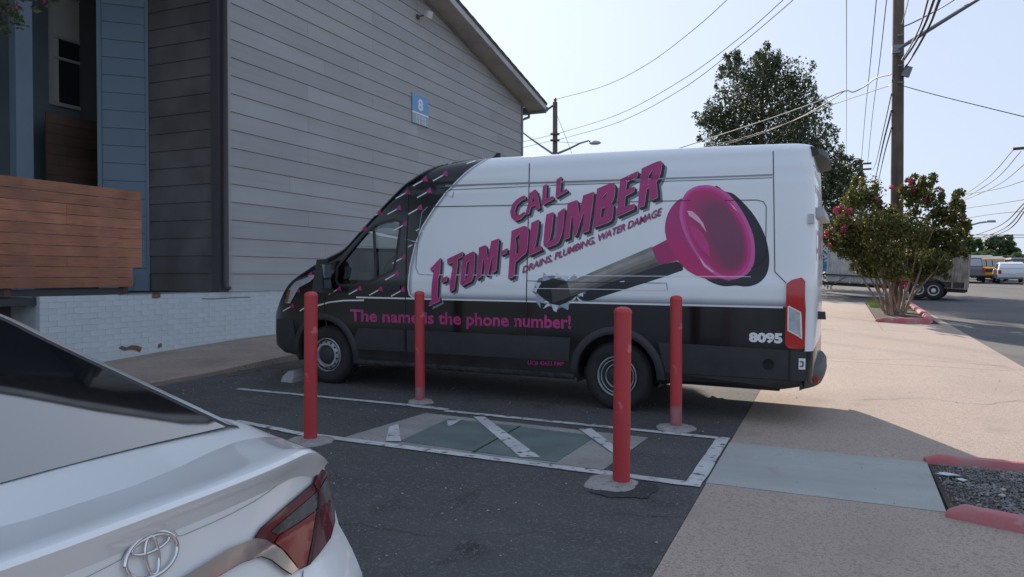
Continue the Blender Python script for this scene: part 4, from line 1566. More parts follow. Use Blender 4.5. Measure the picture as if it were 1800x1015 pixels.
# ---- mirror, headlamp, antenna, door seams, crease shading drawn as lines
mr = empty('door_mirror'); mr.parent = van; mr.location = (3.66, HW + .15, 1.36)
mbm = MB().box((-.05, -.105, -.19), (.11, .105, .21), .045)
smooth_by_angle(mbm.build('mirror_case', M_plastic, mr), 20)
MB().box((-.054, -.062, -.01), (-.012, .062, .15)).build('mirror_glass', mat('mirror_glass', (.30, .34, .37), .08, .8), mr)
MB().box((-.0545, -.062, -.145), (-.0485, .062, -.04)).build('wide_glass', mat('mirror_glass2', (.36, .40, .43), .08, .8), mr)
MB().tube([(.02, -.10, -.15), (.02, -.26, -.20)], .04, 8).build('mirror_arm', M_plastic, mr, True)
mr2 = empty('door_mirror'); mr2.parent = van; mr2.location = (3.66, -HW - .15, 1.36)
MB().box((-.06, -.12, -.20), (.10, .12, .24), .035).build('mirror_case', M_plastic, mr2)
MB().tube([(.02, .10, -.15), (.02, .26, -.20)], .04, 8).build('mirror_arm', M_plastic, mr2, True)
hl = skin.lay('headlamp', [[[(503, 533), (508, 508), (520, 494), (543, 485), (560, 482), (545, 496), (526, 506), (514, 528), (511, 534)]]], M_clearlens, .010, 'px', 6)
skin.lay('amber_marker', [[[(502, 533), (506, 514), (512, 508), (508, 530)]]], M_amber, .014, 'px', 6, hl)
skin.ribbon('brow', [(503, 533), (508, 508), (520, 494), (543, 485)], 3.0, M_plastic, .014, 'px', hl, False, 5)
ant = MB().prism([(2.03, -.05, 2.80), (1.86, -.05, 2.80), (1.86, -.05, 2.93), (1.90, -.05, 2.93)], (0, .03, 0))
fix_normals(ant.build('roof_antenna', M_plastic, van))
seams = [
    [(718, 300), (717, 380), (714, 440), (713, 520), (712, 560), (712, 634)],
    [(931, 276), (930, 340), (928, 420), (926, 500), (925, 560), (924, 655)],
    [(1359, 254), (1360, 320), (1361, 400), (1362, 478), (1382, 498)],
    [(571, 520), (570, 545), (575, 575)],
    [(697, 575), (698, 600), (700, 628)],
]
for q in seams:
    skin.ribbon('door_seam', q, 1.5, M_seam, .0055, 'px', None, False, 12)
for q, w_, m_ in (([(783, 327), (930, 322), (1150, 315), (1358, 308)], 3.0, M_creaseshade), ([(779, 335), (930, 328), (1150, 320), (1358, 313)], .9, M_seam),
                  ([(752, 364), (930, 361), (1150, 354), (1330, 352), (1342, 355), (1347, 364), (1346, 450), (1338, 462), (1320, 472)], 1.3, M_seam),
                  ([(752, 364), (742, 374), (735, 420), (731, 470), (736, 482), (760, 484)], 1.4, M_creaseshade),
                  ([(740, 483.5), (930, 484.5), (1180, 486), (1320, 487)], 1.0, M_vwhite),
                  ([(926, 494), (1000, 496), (1172, 498), (1173, 510)], 1.0, M_seam), ([(926, 507), (1000, 508), (1173, 510.5)], 1.0, M_vwhite),
                  ([(1362, 478), (1352, 470), (1361, 330)], .01, M_seam)):
    if w_ > .05:
        skin.ribbon('painted_crease', q, w_, m_, .0058, 'px', None, False, 12)  # groove shade and pale crease edges drawn as coloured ribbons
# door handle recess on the cab door
skin.lay('door_handle', [[[(2.66, 1.22), (2.86, 1.21), (2.86, 1.26), (2.66, 1.27)]]], M_plastic, .012, 'sz', .1)

# ---- the printed graphics
# white pin line round the white field
skin.ribbon('pin_line', [(s_, z_) for z_, s_ in ARC[1:-2]], .016, M_vwhite, .0022, 'sz', None, False, .04)
for s0_, s1_ in ((3.30, -1.64),):
    skin.ribbon('pin_line', [(s0_ + (s1_ - s0_) * i / 20, 1.137 - .0085 * (s0_ + (s1_ - s0_) * i / 20)) for i in range(21)], .018, M_vwhite, .0022, 'sz', None, False, .2)
skin.ribbon('pin_line', [(536, 566), (541, 556), (549, 545), (560, 537), (580, 531.5), (605, 528.6), (640, 528.2)], 2.6, M_vwhite, .0026, 'px', None, False, 4)

ZA = lambda pts: [(740 + x / 6.768, 400 + y / 6.768) for x, y in pts]
ZBb = lambda pts: [(880 + x / 5.073, 280 + y / 5.073) for x, y in pts]
ZC = lambda pts: [(900 + x / 4.833, 350 + y / 4.833) for x, y in pts]
ZD = lambda pts: [(1140 + x / 4.833, 310 + y / 4.833) for x, y in pts]
LET = {
 'one': [ZA([(237, 360), (112, 492), (120, 518), (158, 497), (134, 650), (127, 760), (127, 876), (106, 882), (92, 937), (228, 873), (222, 822), (205, 835), (194, 815), (206, 600), (226, 545)])],
 'dash_a': [ZA([(250, 602), (318, 580), (305, 635), (247, 660)])],
 'T': [ZA([(312, 378), (502, 288), (492, 345), (437, 375), (440, 420), (420, 560), (398, 735), (345, 765), (345, 650), (375, 500), (382, 412), (318, 440)])],
 'O': [ZA([(505, 345), (620, 287), (642, 292), (642, 330), (630, 560), (612, 615), (598, 640), (490, 695), (470, 678), (470, 640), (490, 430)]), ZA([(545, 420), (580, 385), (574, 450), (556, 592), (523, 628), (530, 540)])],
 'M': [ZA([(692, 240), (772, 210), (785, 300), (797, 390), (838, 165), (930, 132), (912, 300), (895, 515), (842, 545), (853, 345), (843, 345), (797, 565), (768, 577), (746, 378), (735, 378), (714, 585), (662, 622), (675, 480), (690, 300)])],
 'dash_b': [ZA([(958, 288), (1030, 245), (1020, 300), (950, 335)])],
 'P': [ZBb([(100, 640), (212, 595), (240, 606), (249, 640), (238, 800), (222, 840), (132, 915), (118, 1047), (68, 1068), (80, 900), (90, 760)]), ZBb([(132, 700), (172, 662), (168, 720), (160, 835), (138, 850), (140, 760)])],
 'L': [ZBb([(275, 570), (340, 538), (334, 640), (312, 762), (290, 800), (356, 768), (366, 808), (252, 862), (258, 760)])],
 'U': [ZBb([(410, 495), (472, 472), (458, 620), (440, 715), (405, 748), (478, 715), (495, 690), (512, 480), (570, 435), (556, 610), (545, 670), (520, 735), (498, 757), (412, 790), (385, 772), (383, 740), (395, 600)])],
 'M_b': [ZBb([(600, 395), (682, 365), (692, 430), (699, 510), (738, 325), (832, 292), (815, 450), (785, 640), (728, 660), (745, 482), (735, 482), (676, 675), (655, 690), (642, 515), (632, 510), (612, 700), (560, 722), (580, 560)])],
 'B': [ZBb([(862, 265), (985, 215), (1014, 219), (1021, 250), (1018, 310), (1008, 360), (985, 393), (1004, 408), (1004, 460), (997, 520), (982, 550), (955, 568), (828, 612), (840, 450)]), ZBb([(905, 345), (950, 292), (942, 325), (918, 356)]), ZBb([(900, 442), (936, 424), (926, 498), (898, 526), (893, 505)])],
 'E': [ZBb([(1070, 180), (1228, 107), (1217, 160), (1128, 205), (1115, 275), (1195, 245), (1190, 290), (1113, 332), (1103, 425), (1196, 398), (1190, 445), (1033, 517), (1050, 350)])],
 'R': [ZBb([(1260, 85), (1395, 25), (1430, 18), (1441, 40), (1430, 110), (1412, 170), (1388, 205), (1396, 260), (1402, 343), (1338, 370), (1330, 300), (1322, 255), (1303, 265), (1282, 415), (1225, 437), (1240, 250)]), ZBb([(1318, 150), (1358, 92), (1352, 135), (1342, 178), (1318, 195)])],
 'C_call': [ZBb([(105, 405), (145, 360), (195, 330), (222, 328), (225, 352), (182, 372), (142, 412), (128, 460), (135, 503), (170, 497), (214, 470), (222, 490), (182, 532), (128, 552), (98, 525), (87, 470)])],
 'A_call': [ZBb([(265, 300), (312, 270), (335, 340), (352, 435), (318, 455), (310, 412), (272, 424), (252, 488), (220, 495), (245, 410)]), ZBb([(285, 330), (305, 375), (277, 388)])],
 'L_call': [ZBb([(378, 245), (412, 220), (405, 355), (468, 330), (474, 355), (378, 408), (370, 395)])],
 'L_call_b': [ZBb([(500, 185), (542, 155), (530, 302), (590, 265), (598, 285), (492, 347)])],
}
tagline = empty('slogan_lettering'); tagline.parent = van
def shift(loop, dx, dy):
    return [(x + dx, y + dy) for x, y in loop]
def sweep(loop, dx, dy):
    out = []
    n = len(loop)
    for i in range(n):
        a, b = loop[i], loop[(i + 1) % n]
        q = [a, b, (b[0] + dx, b[1] + dy), (a[0] + dx, a[1] + dy)]
        area = (q[1][0] - q[0][0]) * dy - (q[1][1] - q[0][1]) * dx
        if abs(area) > .05:
            out.append([q])
    return out
for nm, loops in LET.items():
    big = not nm.endswith('call') and not nm.endswith('call_b')
    cxm = sum(p[0] for p in loops[0]) / len(loops[0])
    k_ = lerp([(760, .82), (900, 1.0), (1150, 1.15)], cxm) * (1 if big else .85)
    dx, dy = 4.4 * k_, 3.9 * k_
    lt = skin.lay('letter', [loops], M_pink, .0068, 'px', 4, tagline)
    skin.lay('letter_outline', [[shift(l, .55, .5) for l in loops]], M_pinkl, .0061, 'px', 4, lt)
    sh = MB()
    parts_ = []
    for j in (1.0, .66, .33):
        parts_.append((j, [[shift(l, dx * j, dy * j) for l in loops]]))
    for i_, (j, lp) in enumerate(parts_):
        skin.lay('letter_depth', lp, M_ink, .0040 + .0006 * i_, 'px', 4, lt)
    skin.lay('letter_shadow', [[shift(l, dx * 1.75, dy * 1.75) for l in loops[:1]]], M_shade, .0028, 'px', 4, lt)

def print_text(q, name, m, off, shadow=False):
    for l in letters(*q):
        lt = skin.lay(name, l, m, off, 'px', 14, tagline)
        if shadow:
            skin.lay('letter_shadow', ([(x + 1.4, y + 1.2) for x, y in l[0]], l[1]), M_shade, .0024, 'px', 14, lt)
print_text(text_px('DRAINS, PLUMBING, WATER DAMAGE', (918, 480.5), (1161, 378.5), 12.0, 13.5, .014, .0, .18, .95), 'letter', M_pink, .0052, True)
print_text(text_px('The name is the phone number!', (616, 564), (1004, 577.5), 20, 22, .028), 'letter', M_pink, .0052)
print_text(text_px('LIC# 45653 RMP', (929, 640.5), (992, 643), 7.0, 7.5, .008), 'letter', M_pink, .018)
print_text(text_px('8095', (1316.5, 600), (1375.5, 603), 14.5, 16, .055), 'numeral', M_vwhite, .0052)

# big plunger
def rnd(p, n=4):
    out = []
    m_ = len(p)
    for i in range(m_):
        a, b, c, d_ = p[i - 1], p[i], p[(i + 1) % m_], p[(i + 2) % m_]
        for j in range(n):
            t = j / n
            out.append(tuple(.5 * (2 * b[k] + (c[k] - a[k]) * t + (2 * a[k] - 5 * b[k] + 4 * c[k] - d_[k]) * t * t + (3 * b[k] - a[k] - 3 * c[k] + d_[k]) * t ** 3) for k in (0, 1)))
    return out
plg = empty('plunger_graphic'); plg.parent = van
M_dk = mat('print_dark', (.014, .017, .024), .35)
skin.lay('print_shadow', [[ZD(rnd([(560, 95), (650, 130), (720, 150), (800, 220), (880, 310), (950, 420), (1000, 540), (1025, 680), (1015, 800), (970, 880), (900, 925), (820, 938), (740, 930), (640, 935), (540, 905), (460, 855), (400, 800), (600, 400)]))]], M_dk, .0016, 'px', 10, plg)
skin.lay('print_shadow', [[ZC([(385, 870), (640, 775), (1260, 560), (1400, 530), (1452, 560), (1452, 606), (1300, 660), (720, 845), (690, 860), (640, 868), (590, 860)])]], M_dk, .0018, 'px', 10, plg)
hole = ZC([(250, 700), (350, 675), (460, 700), (560, 760), (600, 800), (540, 830), (470, 880), (400, 905), (330, 890), (260, 840), (205, 790)])
hc = (sum(x for x, y in hole) / len(hole), sum(y for x, y in hole) / len(hole))
skin.lay('hole_halo', [[[(hc[0] + (x - hc[0]) * 1.16, hc[1] + (y - hc[1]) * 1.25) for x, y in hole]]], M_shade, .0020, 'px', 10, plg)
skin.lay('torn_hole', [[hole]], M_ink, .0026, 'px', 10, plg)
M_shard = mat('print_shard', (.62, .66, .72), .35)
M_shard2 = mat('print_shard_grey', (.36, .40, .46), .35)
for i, t_ in enumerate(([(258, 705), (268, 622), (325, 682)], [(360, 676), (385, 618), (408, 668)], [(405, 668), (480, 655), (470, 700)], [(475, 695), (530, 638), (555, 668), (510, 700)],
           [(250, 712), (185, 712), (220, 765)], [(207, 792), (170, 782), (228, 738)], [(206, 800), (203, 872), (245, 930), (240, 880), (290, 892), (262, 842)], [(300, 885), (262, 935), (335, 900)],
           [(335, 895), (352, 948), (378, 962), (398, 905)], [(405, 905), (440, 925), (478, 945), (490, 872), (465, 882)], [(498, 880), (540, 828), (572, 868), (608, 878), (560, 835)], [(556, 815), (604, 792), (606, 832)])):
    skin.lay('shard', [[ZC(t_)]], M_shard if i % 3 else M_shard2, .0030, 'px', 12, plg)
hnd = [(345, 772), (430, 725), (1190, 405), (1215, 470), (1262, 562), (640, 775), (385, 870), (335, 885)]
# handle in four lengthwise tones
A0, A1 = (335, 770), (1188, 405)
B0, B1 = (345, 885), (1262, 562)
tones = [(.34, .31, .28), (.44, .40, .36), (.36, .32, .28), (.24, .21, .185), (.13, .115, .105)]
for i, c_ in enumerate(tones):
    u0, u1 = i / 5, (i + 1) / 5
    l = lambda u, A, B: (A[0] + (B[0] - A[0]) * u, A[1] + (B[1] - A[1]) * u)
    skin.lay('handle_print', [[ZC([l(u0, A0, B0), l(u0, A1, B1), l(u1, A1, B1), l(u1, A0, B0)])]], mat('handle_tone_%d' % i, c_, .4, var=.5, vscale=6), .0035, 'px', 10, plg)
skin.lay('handle_shade', [[ZC([(335, 770), (470, 712), (505, 828), (345, 886)])]], mat('handle_tone_dark', (.07, .062, .058), .4), .0039, 'px', 10, plg)
P3 = lambda c: mat('pink_%03d_%03d_%03d' % tuple(int(v * 999) for v in c), tuple(min(.85, v * 1.3) for v in c), .3)
skin.lay('cup_neck', [[ZD([(28, 607), (155, 540), (200, 620), (248, 716), (105, 754), (62, 700)])]], P3((.33, .018, .115)), .0036, 'px', 10, plg)
back = [(290, 190), (220, 235), (165, 320), (140, 430), (155, 540), (200, 640), (245, 715), (330, 800), (430, 855), (520, 875), (600, 870), (700, 872), (500, 600), (400, 400), (320, 280)]
skin.lay('cup_back', [[ZD(rnd(back))]], P3((.36, .02, .135)), .0040, 'px', 10, plg)
skin.lay('cup_back_shade', [[ZD([(155, 540), (200, 640), (245, 715), (330, 800), (430, 855), (520, 875), (600, 870), (440, 740), (300, 560), (230, 560)])]], P3((.42, .015, .12)), .0043, 'px', 10, plg)
rim = [(270, 250), (290, 190), (330, 130), (400, 90), (480, 77), (560, 88), (650, 130), (730, 205), (800, 305), (860, 420), (895, 530), (905, 650), (890, 760), (840, 830), (770, 868), (700, 878), (600, 860), (500, 790), (420, 690), (340, 560), (290, 450), (265, 340)]
inn = [(318, 270), (322, 200), (370, 145), (420, 125), (475, 120), (560, 135), (640, 190), (720, 290), (790, 400), (830, 510), (845, 620), (832, 720), (790, 795), (735, 832), (700, 842), (610, 828), (520, 752), (440, 660), (370, 540), (335, 440), (315, 345), (312, 300)]
dark = [(500, 330), (500, 290), (520, 265), (550, 250), (590, 245), (640, 265), (690, 310), (730, 370), (765, 440), (795, 530), (805, 620), (795, 690), (765, 745), (735, 770), (700, 775), (655, 755), (620, 700), (585, 630), (555, 560), (530, 490), (515, 420), (505, 370)]
skin.lay('cup_rim', [[ZD(rnd(rim))]], P3((.52, .085, .28)), .0047, 'px', 10, plg)
rin2 = [(a[0] * .5 + b[0] * .5, a[1] * .5 + b[1] * .5) for a, b in zip(rim, inn)]
skin.lay('cup_rim_inner', [[ZD(rnd(rin2))]], P3((.46, .035, .20)), .0051, 'px', 10, plg)
for i in range(12):
    u = i / 11
    lp = [(a[0] + (b[0] - a[0]) * u, a[1] + (b[1] - a[1]) * u) for a, b in zip(inn, dark)]
    c_ = tuple(p + (q_ - p) * u for p, q_ in zip((.42, .018, .115), (.165, .035, .085)))
    skin.lay('cup_inside', [[ZD(rnd(lp))]], P3(c_), .0055 + .00028 * i, 'px', 10, plg)
skin.lay('cup_highlight', [[ZD([(330, 295), (375, 300), (425, 345), (465, 400), (495, 480), (440, 405), (345, 335)])]], P3((.66, .34, .46)), .0092, 'px', 10, plg)
skin.lay('cup_glow', [[ZD([(345, 420), (400, 430), (470, 500), (520, 600), (520, 690), (450, 620), (380, 520)])]], P3((.46, .03, .17)), .0088, 'px', 10, plg)
skin.lay('rim_highlight', [[ZD([(430, 690), (450, 705), (480, 750), (560, 815), (540, 815), (470, 765)])]], P3((.68, .38, .50)), .0056, 'px', 10, plg)
skin.lay('rim_highlight', [[ZD([(690, 225), (730, 262), (760, 305), (725, 275)])]], P3((.66, .36, .48)), .0056, 'px', 10, plg)

# small plungers scattered on the black front
ZE = lambda x, y: (460 + x / 2.114, 240 + y / 2.114)
mini = [(600, 147), (684, 140), (543, 207), (624, 203), (433, 271), (512, 266), (590, 265), (376, 330), (535, 326), (531, 448), (503, 510), (183, 513), (136, 573),
        (205, 572), (289, 566), (365, 565), (443, 567), (526, 570), (115, 630)]
for x, y in mini:
    s_ = lerp([(100, .82), (690, 1.08)], x)
    c = ZE(x, y)
    if not skin.hits(c[0] - 3, c[1] - 7) or not skin.hits(*ZE(x - 44 * s_, y + 24 * s_)):
        c = (c[0] + 4, c[1] + 6)
        x, y = (c[0] - 460) * 2.114, (c[1] - 240) * 2.114
    h0, h1 = ZE(x - 44 * s_, y + 24 * s_), ZE(x - 8, y + 4)
    pm = skin.lay('small_plunger', [[[(c[0] + a * s_, c[1] + b * s_) for a, b in ((-5, 3.2), (-4.4, -.6), (-1.6, -3.6), (1.6, -6), (4.4, 4.4), (1, 3.6), (-2, 3.4))]]], M_pink, .0034, 'px', 8)
    skin.ribbon('handle_line', [h0, h1], 1.9 * s_, M_vwhite, .0030, 'px', pm, False, 6)
for a, b in (((676, 107), (706, 96)), ((762, 102), (796, 91)), ((545, 411), (560, 403)), ((574, 351), (584, 345)), ((142, 649), (158, 638))):
    skin.ribbon('handle_line', [ZE(*a), ZE(*b)], 1.9, M_vwhite, .0030, 'px', None, False, 6)

# ================================================================== WHITE SEDAN IN THE FOREGROUND
cf = Vector((-1, 0, 0)); cf.z = K; cf.normalize()
cl = Vector((0, -1, -KY)); cl = (cl - cf * cl.dot(cf)).normalized()
cu = cf.cross(cl)
corg = Vector((-1.25, 1.17, 0)); corg.z = gz(corg.x, corg.y)
cmw = Matrix((cf, cl, cu)).transposed().to_4x4(); cmw.translation = corg
car = empty('sedan', matrix=cmw, label='white sedan with rear spoiler parked in the near left foreground', cat='car')
bpy.context.view_layer.update()
M_pearl = mat('pearl_white_paint', (0.82, 0.82, 0.81), 0.28, coat=.9, spec=.5)
M_cglass = mat('tinted_car_glass', (0.012, 0.013, 0.015), 0.03)
M_cglass.node_tree.nodes['Principled BSDF'].inputs['IOR'].default_value = 3.3
M_smoke = mat('smoked_lens', (0.05, 0.046, 0.042), 0.12, coat=.7, streak=(30, (1, 1, 6), (.13, .12, .11), .8))
M_drlens = mat('deep_red_lens', (0.10, 0.006, 0.009), 0.10, coat=.8)
W_ = [(0, .885), (.25, .895), (.5, .905), (1, .912), (3.6, .912), (4.2, .895), (4.5, .86), (4.7, .78), (4.85, .60)]
ZD_ = [(0, 1.022), (.1, 1.035), (.3, 1.055), (.55, 1.085), (.8, 1.07), (1.2, 1.0), (3.0, .99), (3.2, 1.02), (3.8, .97), (4.4, .85), (4.7, .72), (4.85, .62)]
def car_section(s):
    w, zd = spl(W_, s), spl(ZD_, s)
    zb = lerp([(0, .34), (.3, .24), (4.4, .22), (4.85, .3)], s)
    sh = lerp([(0, 1.0), (3.3, 1.0), (4.2, .86), (4.85, .66)], s)
    h = [(0, zb), (w * .5, zb), (w - .12, zb), (w - .04, zb + .06), (w - .005, .42), (w, .52), (w, .62), (w - .008, .70), (w - .022, .78), (w - .034, .85 * sh), (w - .05, .91 * sh), (w - .075, .955 * sh)]
    h = [(y, min(z, zd - .05)) for y, z in h]
    h += [(w - .115, zd - .026), (w - .165, zd - .010), (w - .25, zd), (w - .40, zd + .008), (w - .6, zd + .016), (.12, zd + .02), (0, zd + .02)]
    return h
def car_warp(s, y, z):
    if s < .75:
        k = 1 - s / .75
        lean = lerp([(.3, .03), (.45, -.02), (.58, -.02), (.66, .02), (.74, .07), (.85, .10), (1.0, .125), (1.1, .13)], z)
        s += k * (.155 * min(1.3, abs(y) / .82) ** 2.6 + lean)
    if s > 4.2:
        s -= (s - 4.2) / .65 * .45 * min(1.2, abs(y) / .85) ** 3
    return (s, y, z)
cst = [0, .01, .025, .05, .08, .12, .17, .23, .3, .38, .46, .55, .65, .8, 1, 1.3, 1.7, 2.2, 2.7, 3.0, 3.2, 3.4, 3.6, 3.8, 4.0, 4.2, 4.35, 4.5, 4.6, 4.7, 4.78, 4.85]
# side and top skin ring by ring, then a tail panel with its own grid so that it follows the plan curve
bv_, bf_ = [], []
secs = [car_section(x) for x in cst]
nh = len(secs[0])
for x, h in zip(cst, secs):
    pull = max(0, .035 * (1 - x / .05) ** 2) if x < .05 else 0
    ringp = [(y, z) for y, z in h] + [(-y, z) for y, z in reversed(h[1:-1])]
    for y, z in ringp:
        y2 = y * (1 - pull * .6); z2 = z - pull * (.5 if z > .98 else 0)
        bv_.append(car_warp(x, y2, z2))
nrg = 2 * nh - 2
for i in range(len(cst) - 1):
    for k in range(nrg):
        bf_.append((i * nrg + k, i * nrg + (k + 1) % nrg, (i + 1) * nrg + (k + 1) % nrg, (i + 1) * nrg + k))
bf_.append(tuple((len(cst) - 1) * nrg + k for k in range(nrg)))
h0_ = [(y * (1 - .035 * .6), z - .035 * (.5 if z > .98 else 0)) for y, z in secs[0]]
lev = h0_[3:nh - 4]                     # outline levels from sill to deck
lev = [h0_[2]] + lev
deck_t = sorted([(y, z) for y, z in h0_[nh - 7:]])
NC = 30
base0 = len(bv_)
fine = []
for (ya_, za_), (yb2, zb2) in zip(lev, lev[1:]):
    m_ = max(1, int((zb2 - za_) / .03))
    fine += [(ya_ + (yb2 - ya_) * q / m_, za_ + (zb2 - za_) * q / m_) for q in range(m_)]
fine.append(lev[-1])
for j, (y, z) in enumerate(fine):
    for i in range(NC + 1):
        u = -1 + 2 * i / NC
        yy = y * u
        t_ = j / (len(fine) - 1)
        ztop = lerp(deck_t, abs(yy))
        zz = z + (ztop - z) * (1 if j == len(fine) - 1 else 0)
        bv_.append(car_warp(0, yy, zz))
for j in range(len(fine) - 1):
    for i in range(NC):
        q = base0 + j * (NC + 1) + i
        bf_.append((q, q + 1, q + NC + 2, q + NC + 1))
cbody = obj('body', bv_, bf_, M_pearl, car, True)
bm = bmesh.new(); bm.from_mesh(cbody.data)
bmesh.ops.remove_doubles(bm, verts=bm.verts, dist=.0005)
bm.to_mesh(cbody.data); bm.free()
fix_normals(cbody)
cskin = Skin(cbody, car); cskin.far = 1.9
CF, CR, CWR = 3.78, 1.0, .325
smooth_by_angle(cbody, 38)
for s in (CF, CR):
    for side in (1, -1):
        cskin.lay('wheel_arch', [[[(s + .375 * math.cos(a), max(.25, CWR + .01 + .375 * math.sin(a))) for a in [2 * math.pi * i / 32 for i in range(32)]]]], M_plastic, .004, 'sz', .1, side=side)
# greenhouse: roof, pillars, glass
ZR = [(.50, 1.088), (.625, 1.129), (.75, 1.17), (1.0, 1.252), (1.25, 1.333), (1.44, 1.394), (1.56, 1.422), (1.7, 1.438), (1.95, 1.452), (2.3, 1.46), (2.6, 1.445), (2.8, 1.40), (3.05, 1.28), (3.3, 1.14), (3.5, 1.045)]
YR = [(.50, .655), (.8, .625), (1.2, .585), (1.7, .565), (2.4, .575), (2.8, .61), (3.2, .68), (3.5, .74)]
gst = [.50 + .06 * i for i in range(51)]
ghv, ghf, ghm = [], [], []
rows = []
for s in gst:
    zr, yr = spl(ZR, s), spl(YR, s)
    zbelt = .93
    yb_ = lerp([(.5, .70), (.8, .765), (1.2, .80), (3.0, .80), (3.5, .79)], s)
    half = [(yb_, zbelt), (yb_ - .02, min(zr - .03, 1.03)), ((yb_ + yr) / 2 + .03, (min(zr - .03, 1.03) + zr - .045) / 2), (yr + .055, zr - .05), (yr + .025, zr - .014), (yr - .015, zr - .002), (yr - .028, zr - .006),
            (yr * .8, zr - .002), (yr * .55, zr + .005), (yr * .28, zr + .009), (0, zr + .010)]
    ring = [(s, y, z) for y, z in half] + [(s, -y, z) for y, z in reversed(half[:-1])]
    # rear edge of the glass bows backwards at the centre
    if s < 1.5:
        ring = [(a - .012 * (1 - (min(1, abs(b) / .66)) ** 2) * (1.5 - s), b, c) for a, b, c in ring]
    rows.append(len(ghv)); ghv += ring
nr = 21
for i in range(len(gst) - 1):
    sm = (gst[i] + gst[i + 1]) / 2
    for k in range(nr - 1):
        kk = min(k, nr - 2 - k)
        mi_ = 0
        if kk >= 6 and (.40 < sm < 1.46 or 2.78 < sm < 3.5):
            mi_ = 1
        if kk in (1, 2) and (1.40 < sm < 2.12 or 2.22 < sm < 3.02):
            mi_ = 1
        if kk == 5 and (.5 < sm < 1.46):
            mi_ = 2
        ghm.append(mi_)
        ghf.append((i * nr + k, i * nr + k + 1, (i + 1) * nr + k + 1, (i + 1) * nr + k))
# paint and glass are separate parts
M_gasket = mat('glass_gasket', (.012, .012, .012), .5)
for nm, mi_, m_ in (('roof', 0, M_pearl), ('glazing', 1, M_cglass), ('gasket', 2, M_gasket)):
    fs = [f for f, q in zip(ghf, ghm) if q == mi_]
    for half_ in ((1, -1) if mi_ == 2 else (0,)):
        fq = [f for f in fs if half_ == 0 or sum(ghv[i][1] for i in f) * half_ > 0]
        used = sorted(set(i for f in fq for i in f)); mp = {a: b for b, a in enumerate(used)}
        o = obj(nm, [ghv[i] for i in used], [tuple(mp[i] for i in f) for f in fq], m_, car, True)
        smooth_by_angle(fix_normals(o), 60)
# trunk spoiler
sv, sf = [], []
ny = 44
for i in range(ny + 1):
    y = -.71 + 1.42 * i / ny
    a = abs(y) / .71
    k = .155 * min(1.3, abs(y) / .82) ** 2.6
    e = 1 - max(0, (a - .72) / .28) ** 2
    zt = .985 + .055 * e + .012 * (1 - a * a)
    d = spl(ZD_, .16) + .012
    prof = [(.40 + k * .55, d + .008 - .02 * a ** 6), (.28 + k * .65, d + .012 * e - .01 * a ** 6), (.15 + k * .85, zt + .022 * e), (.10 + k * .92, zt + .030 * e), (.080 + k * .95, zt + .027 * e), (.070 + k * .96, zt + .017 * e), (.075 + k * .96, zt + .005 * e),
            (.105 + k * .93, zt - .028), (.125 + k * .92, zt - .060), (.20 + k * .9, zt - .075)]
    sv += [(p, y, q) for p, q in prof]
npf = 10
for i in range(ny):
    for k in range(npf - 1):
        sf.append((i * npf + k, i * npf + k + 1, (i + 1) * npf + k + 1, (i + 1) * npf + k))
sf += [tuple(range(npf)), tuple(ny * npf + k for k in range(npf))]
spo = smooth_by_angle(fix_normals(obj('spoiler', sv, sf, M_pearl, car, True)), 32)
CZ = lambda pts: [(200 + x / 4.09, 780 + y / 4.09) for x, y in pts]
# right tail lamp, chrome bar, seams
tl = cskin.lay('tail_lamp', [[CZ([(995, 675), (1040, 610), (1200, 470), (1330, 360), (1420, 285), (1445, 220), (1466, 185), (1515, 205), (1538, 280), (1562, 410), (1572, 560), (1540, 680), (1460, 790), (1385, 875), (1300, 915), (1200, 800), (1100, 730)])]], M_drlens, .010, 'px', 6)
cskin.lay('smoked_band', [[CZ([(1105, 632), (1260, 500), (1432, 352), (1440, 462), (1300, 560), (1150, 658)])]], M_smoke, .012, 'px', 6, tl)
cskin.lay('smoked_band', [[CZ([(1452, 335), (1512, 235), (1540, 390), (1458, 472)])]], M_smoke, .012, 'px', 6, tl)
cskin.lay('red_reflector', [[CZ([(1160, 665), (1320, 565), (1425, 490), (1395, 690), (1345, 880), (1300, 900), (1215, 790), (1130, 715)])]], mat('bright_red_lens', (.20, .008, .013), .12, coat=.6), .013, 'px', 6, tl)
cskin.ribbon('lamp_joint', CZ([(1425, 290), (1444, 330), (1446, 470), (1415, 690), (1378, 885)]), 2.6, M_ink, .015, 'px', tl, False, 5)
cskin.ribbon('lamp_rim', CZ([(995, 675), (1040, 610), (1200, 470), (1330, 360), (1420, 285), (1445, 220), (1466, 185), (1515, 205), (1538, 280), (1562, 410), (1572, 560), (1540, 680), (1460, 790), (1385, 875), (1300, 915), (1200, 800), (1100, 730)]), 1.8, M_ink, .0085, 'px', tl, True, 5)
cskin.lay('chrome_bar', [[CZ([(300, 1060), (455, 962), (640, 852), (800, 752), (990, 682), (1060, 692), (1180, 770), (1296, 910), (1250, 945), (1180, 900), (1100, 838), (1030, 815), (900, 850), (700, 965), (560, 1060)])]], M_chrome, .014, 'px', 6)
cskin.ribbon('chrome_edge', CZ([(560, 1060), (700, 965), (900, 850), (1030, 815), (1100, 838), (1180, 900), (1250, 945), (1296, 910)]), 2.5, M_ink, .012, 'px', None, False, 6)
cskin.ribbon('lid_seam', CZ([(1355, 915), (1350, 1010)]), 1.6, M_seam, .003, 'px', None, False, 6)
cskin.ribbon('trim_seam', CZ([(-300, 1010), (-100, 910), (0, 860), (50, 832), (80, 770), (110, 715), (190, 640), (290, 602), (370, 598), (425, 620), (455, 665), (490, 660), (700, 572), (850, 500), (1000, 420), (1120, 340), (1215, 265), (1280, 180)]), 1.2, mat('trim_gap', (.30, .30, .31), .6), .0025, 'px', None, False, 5)
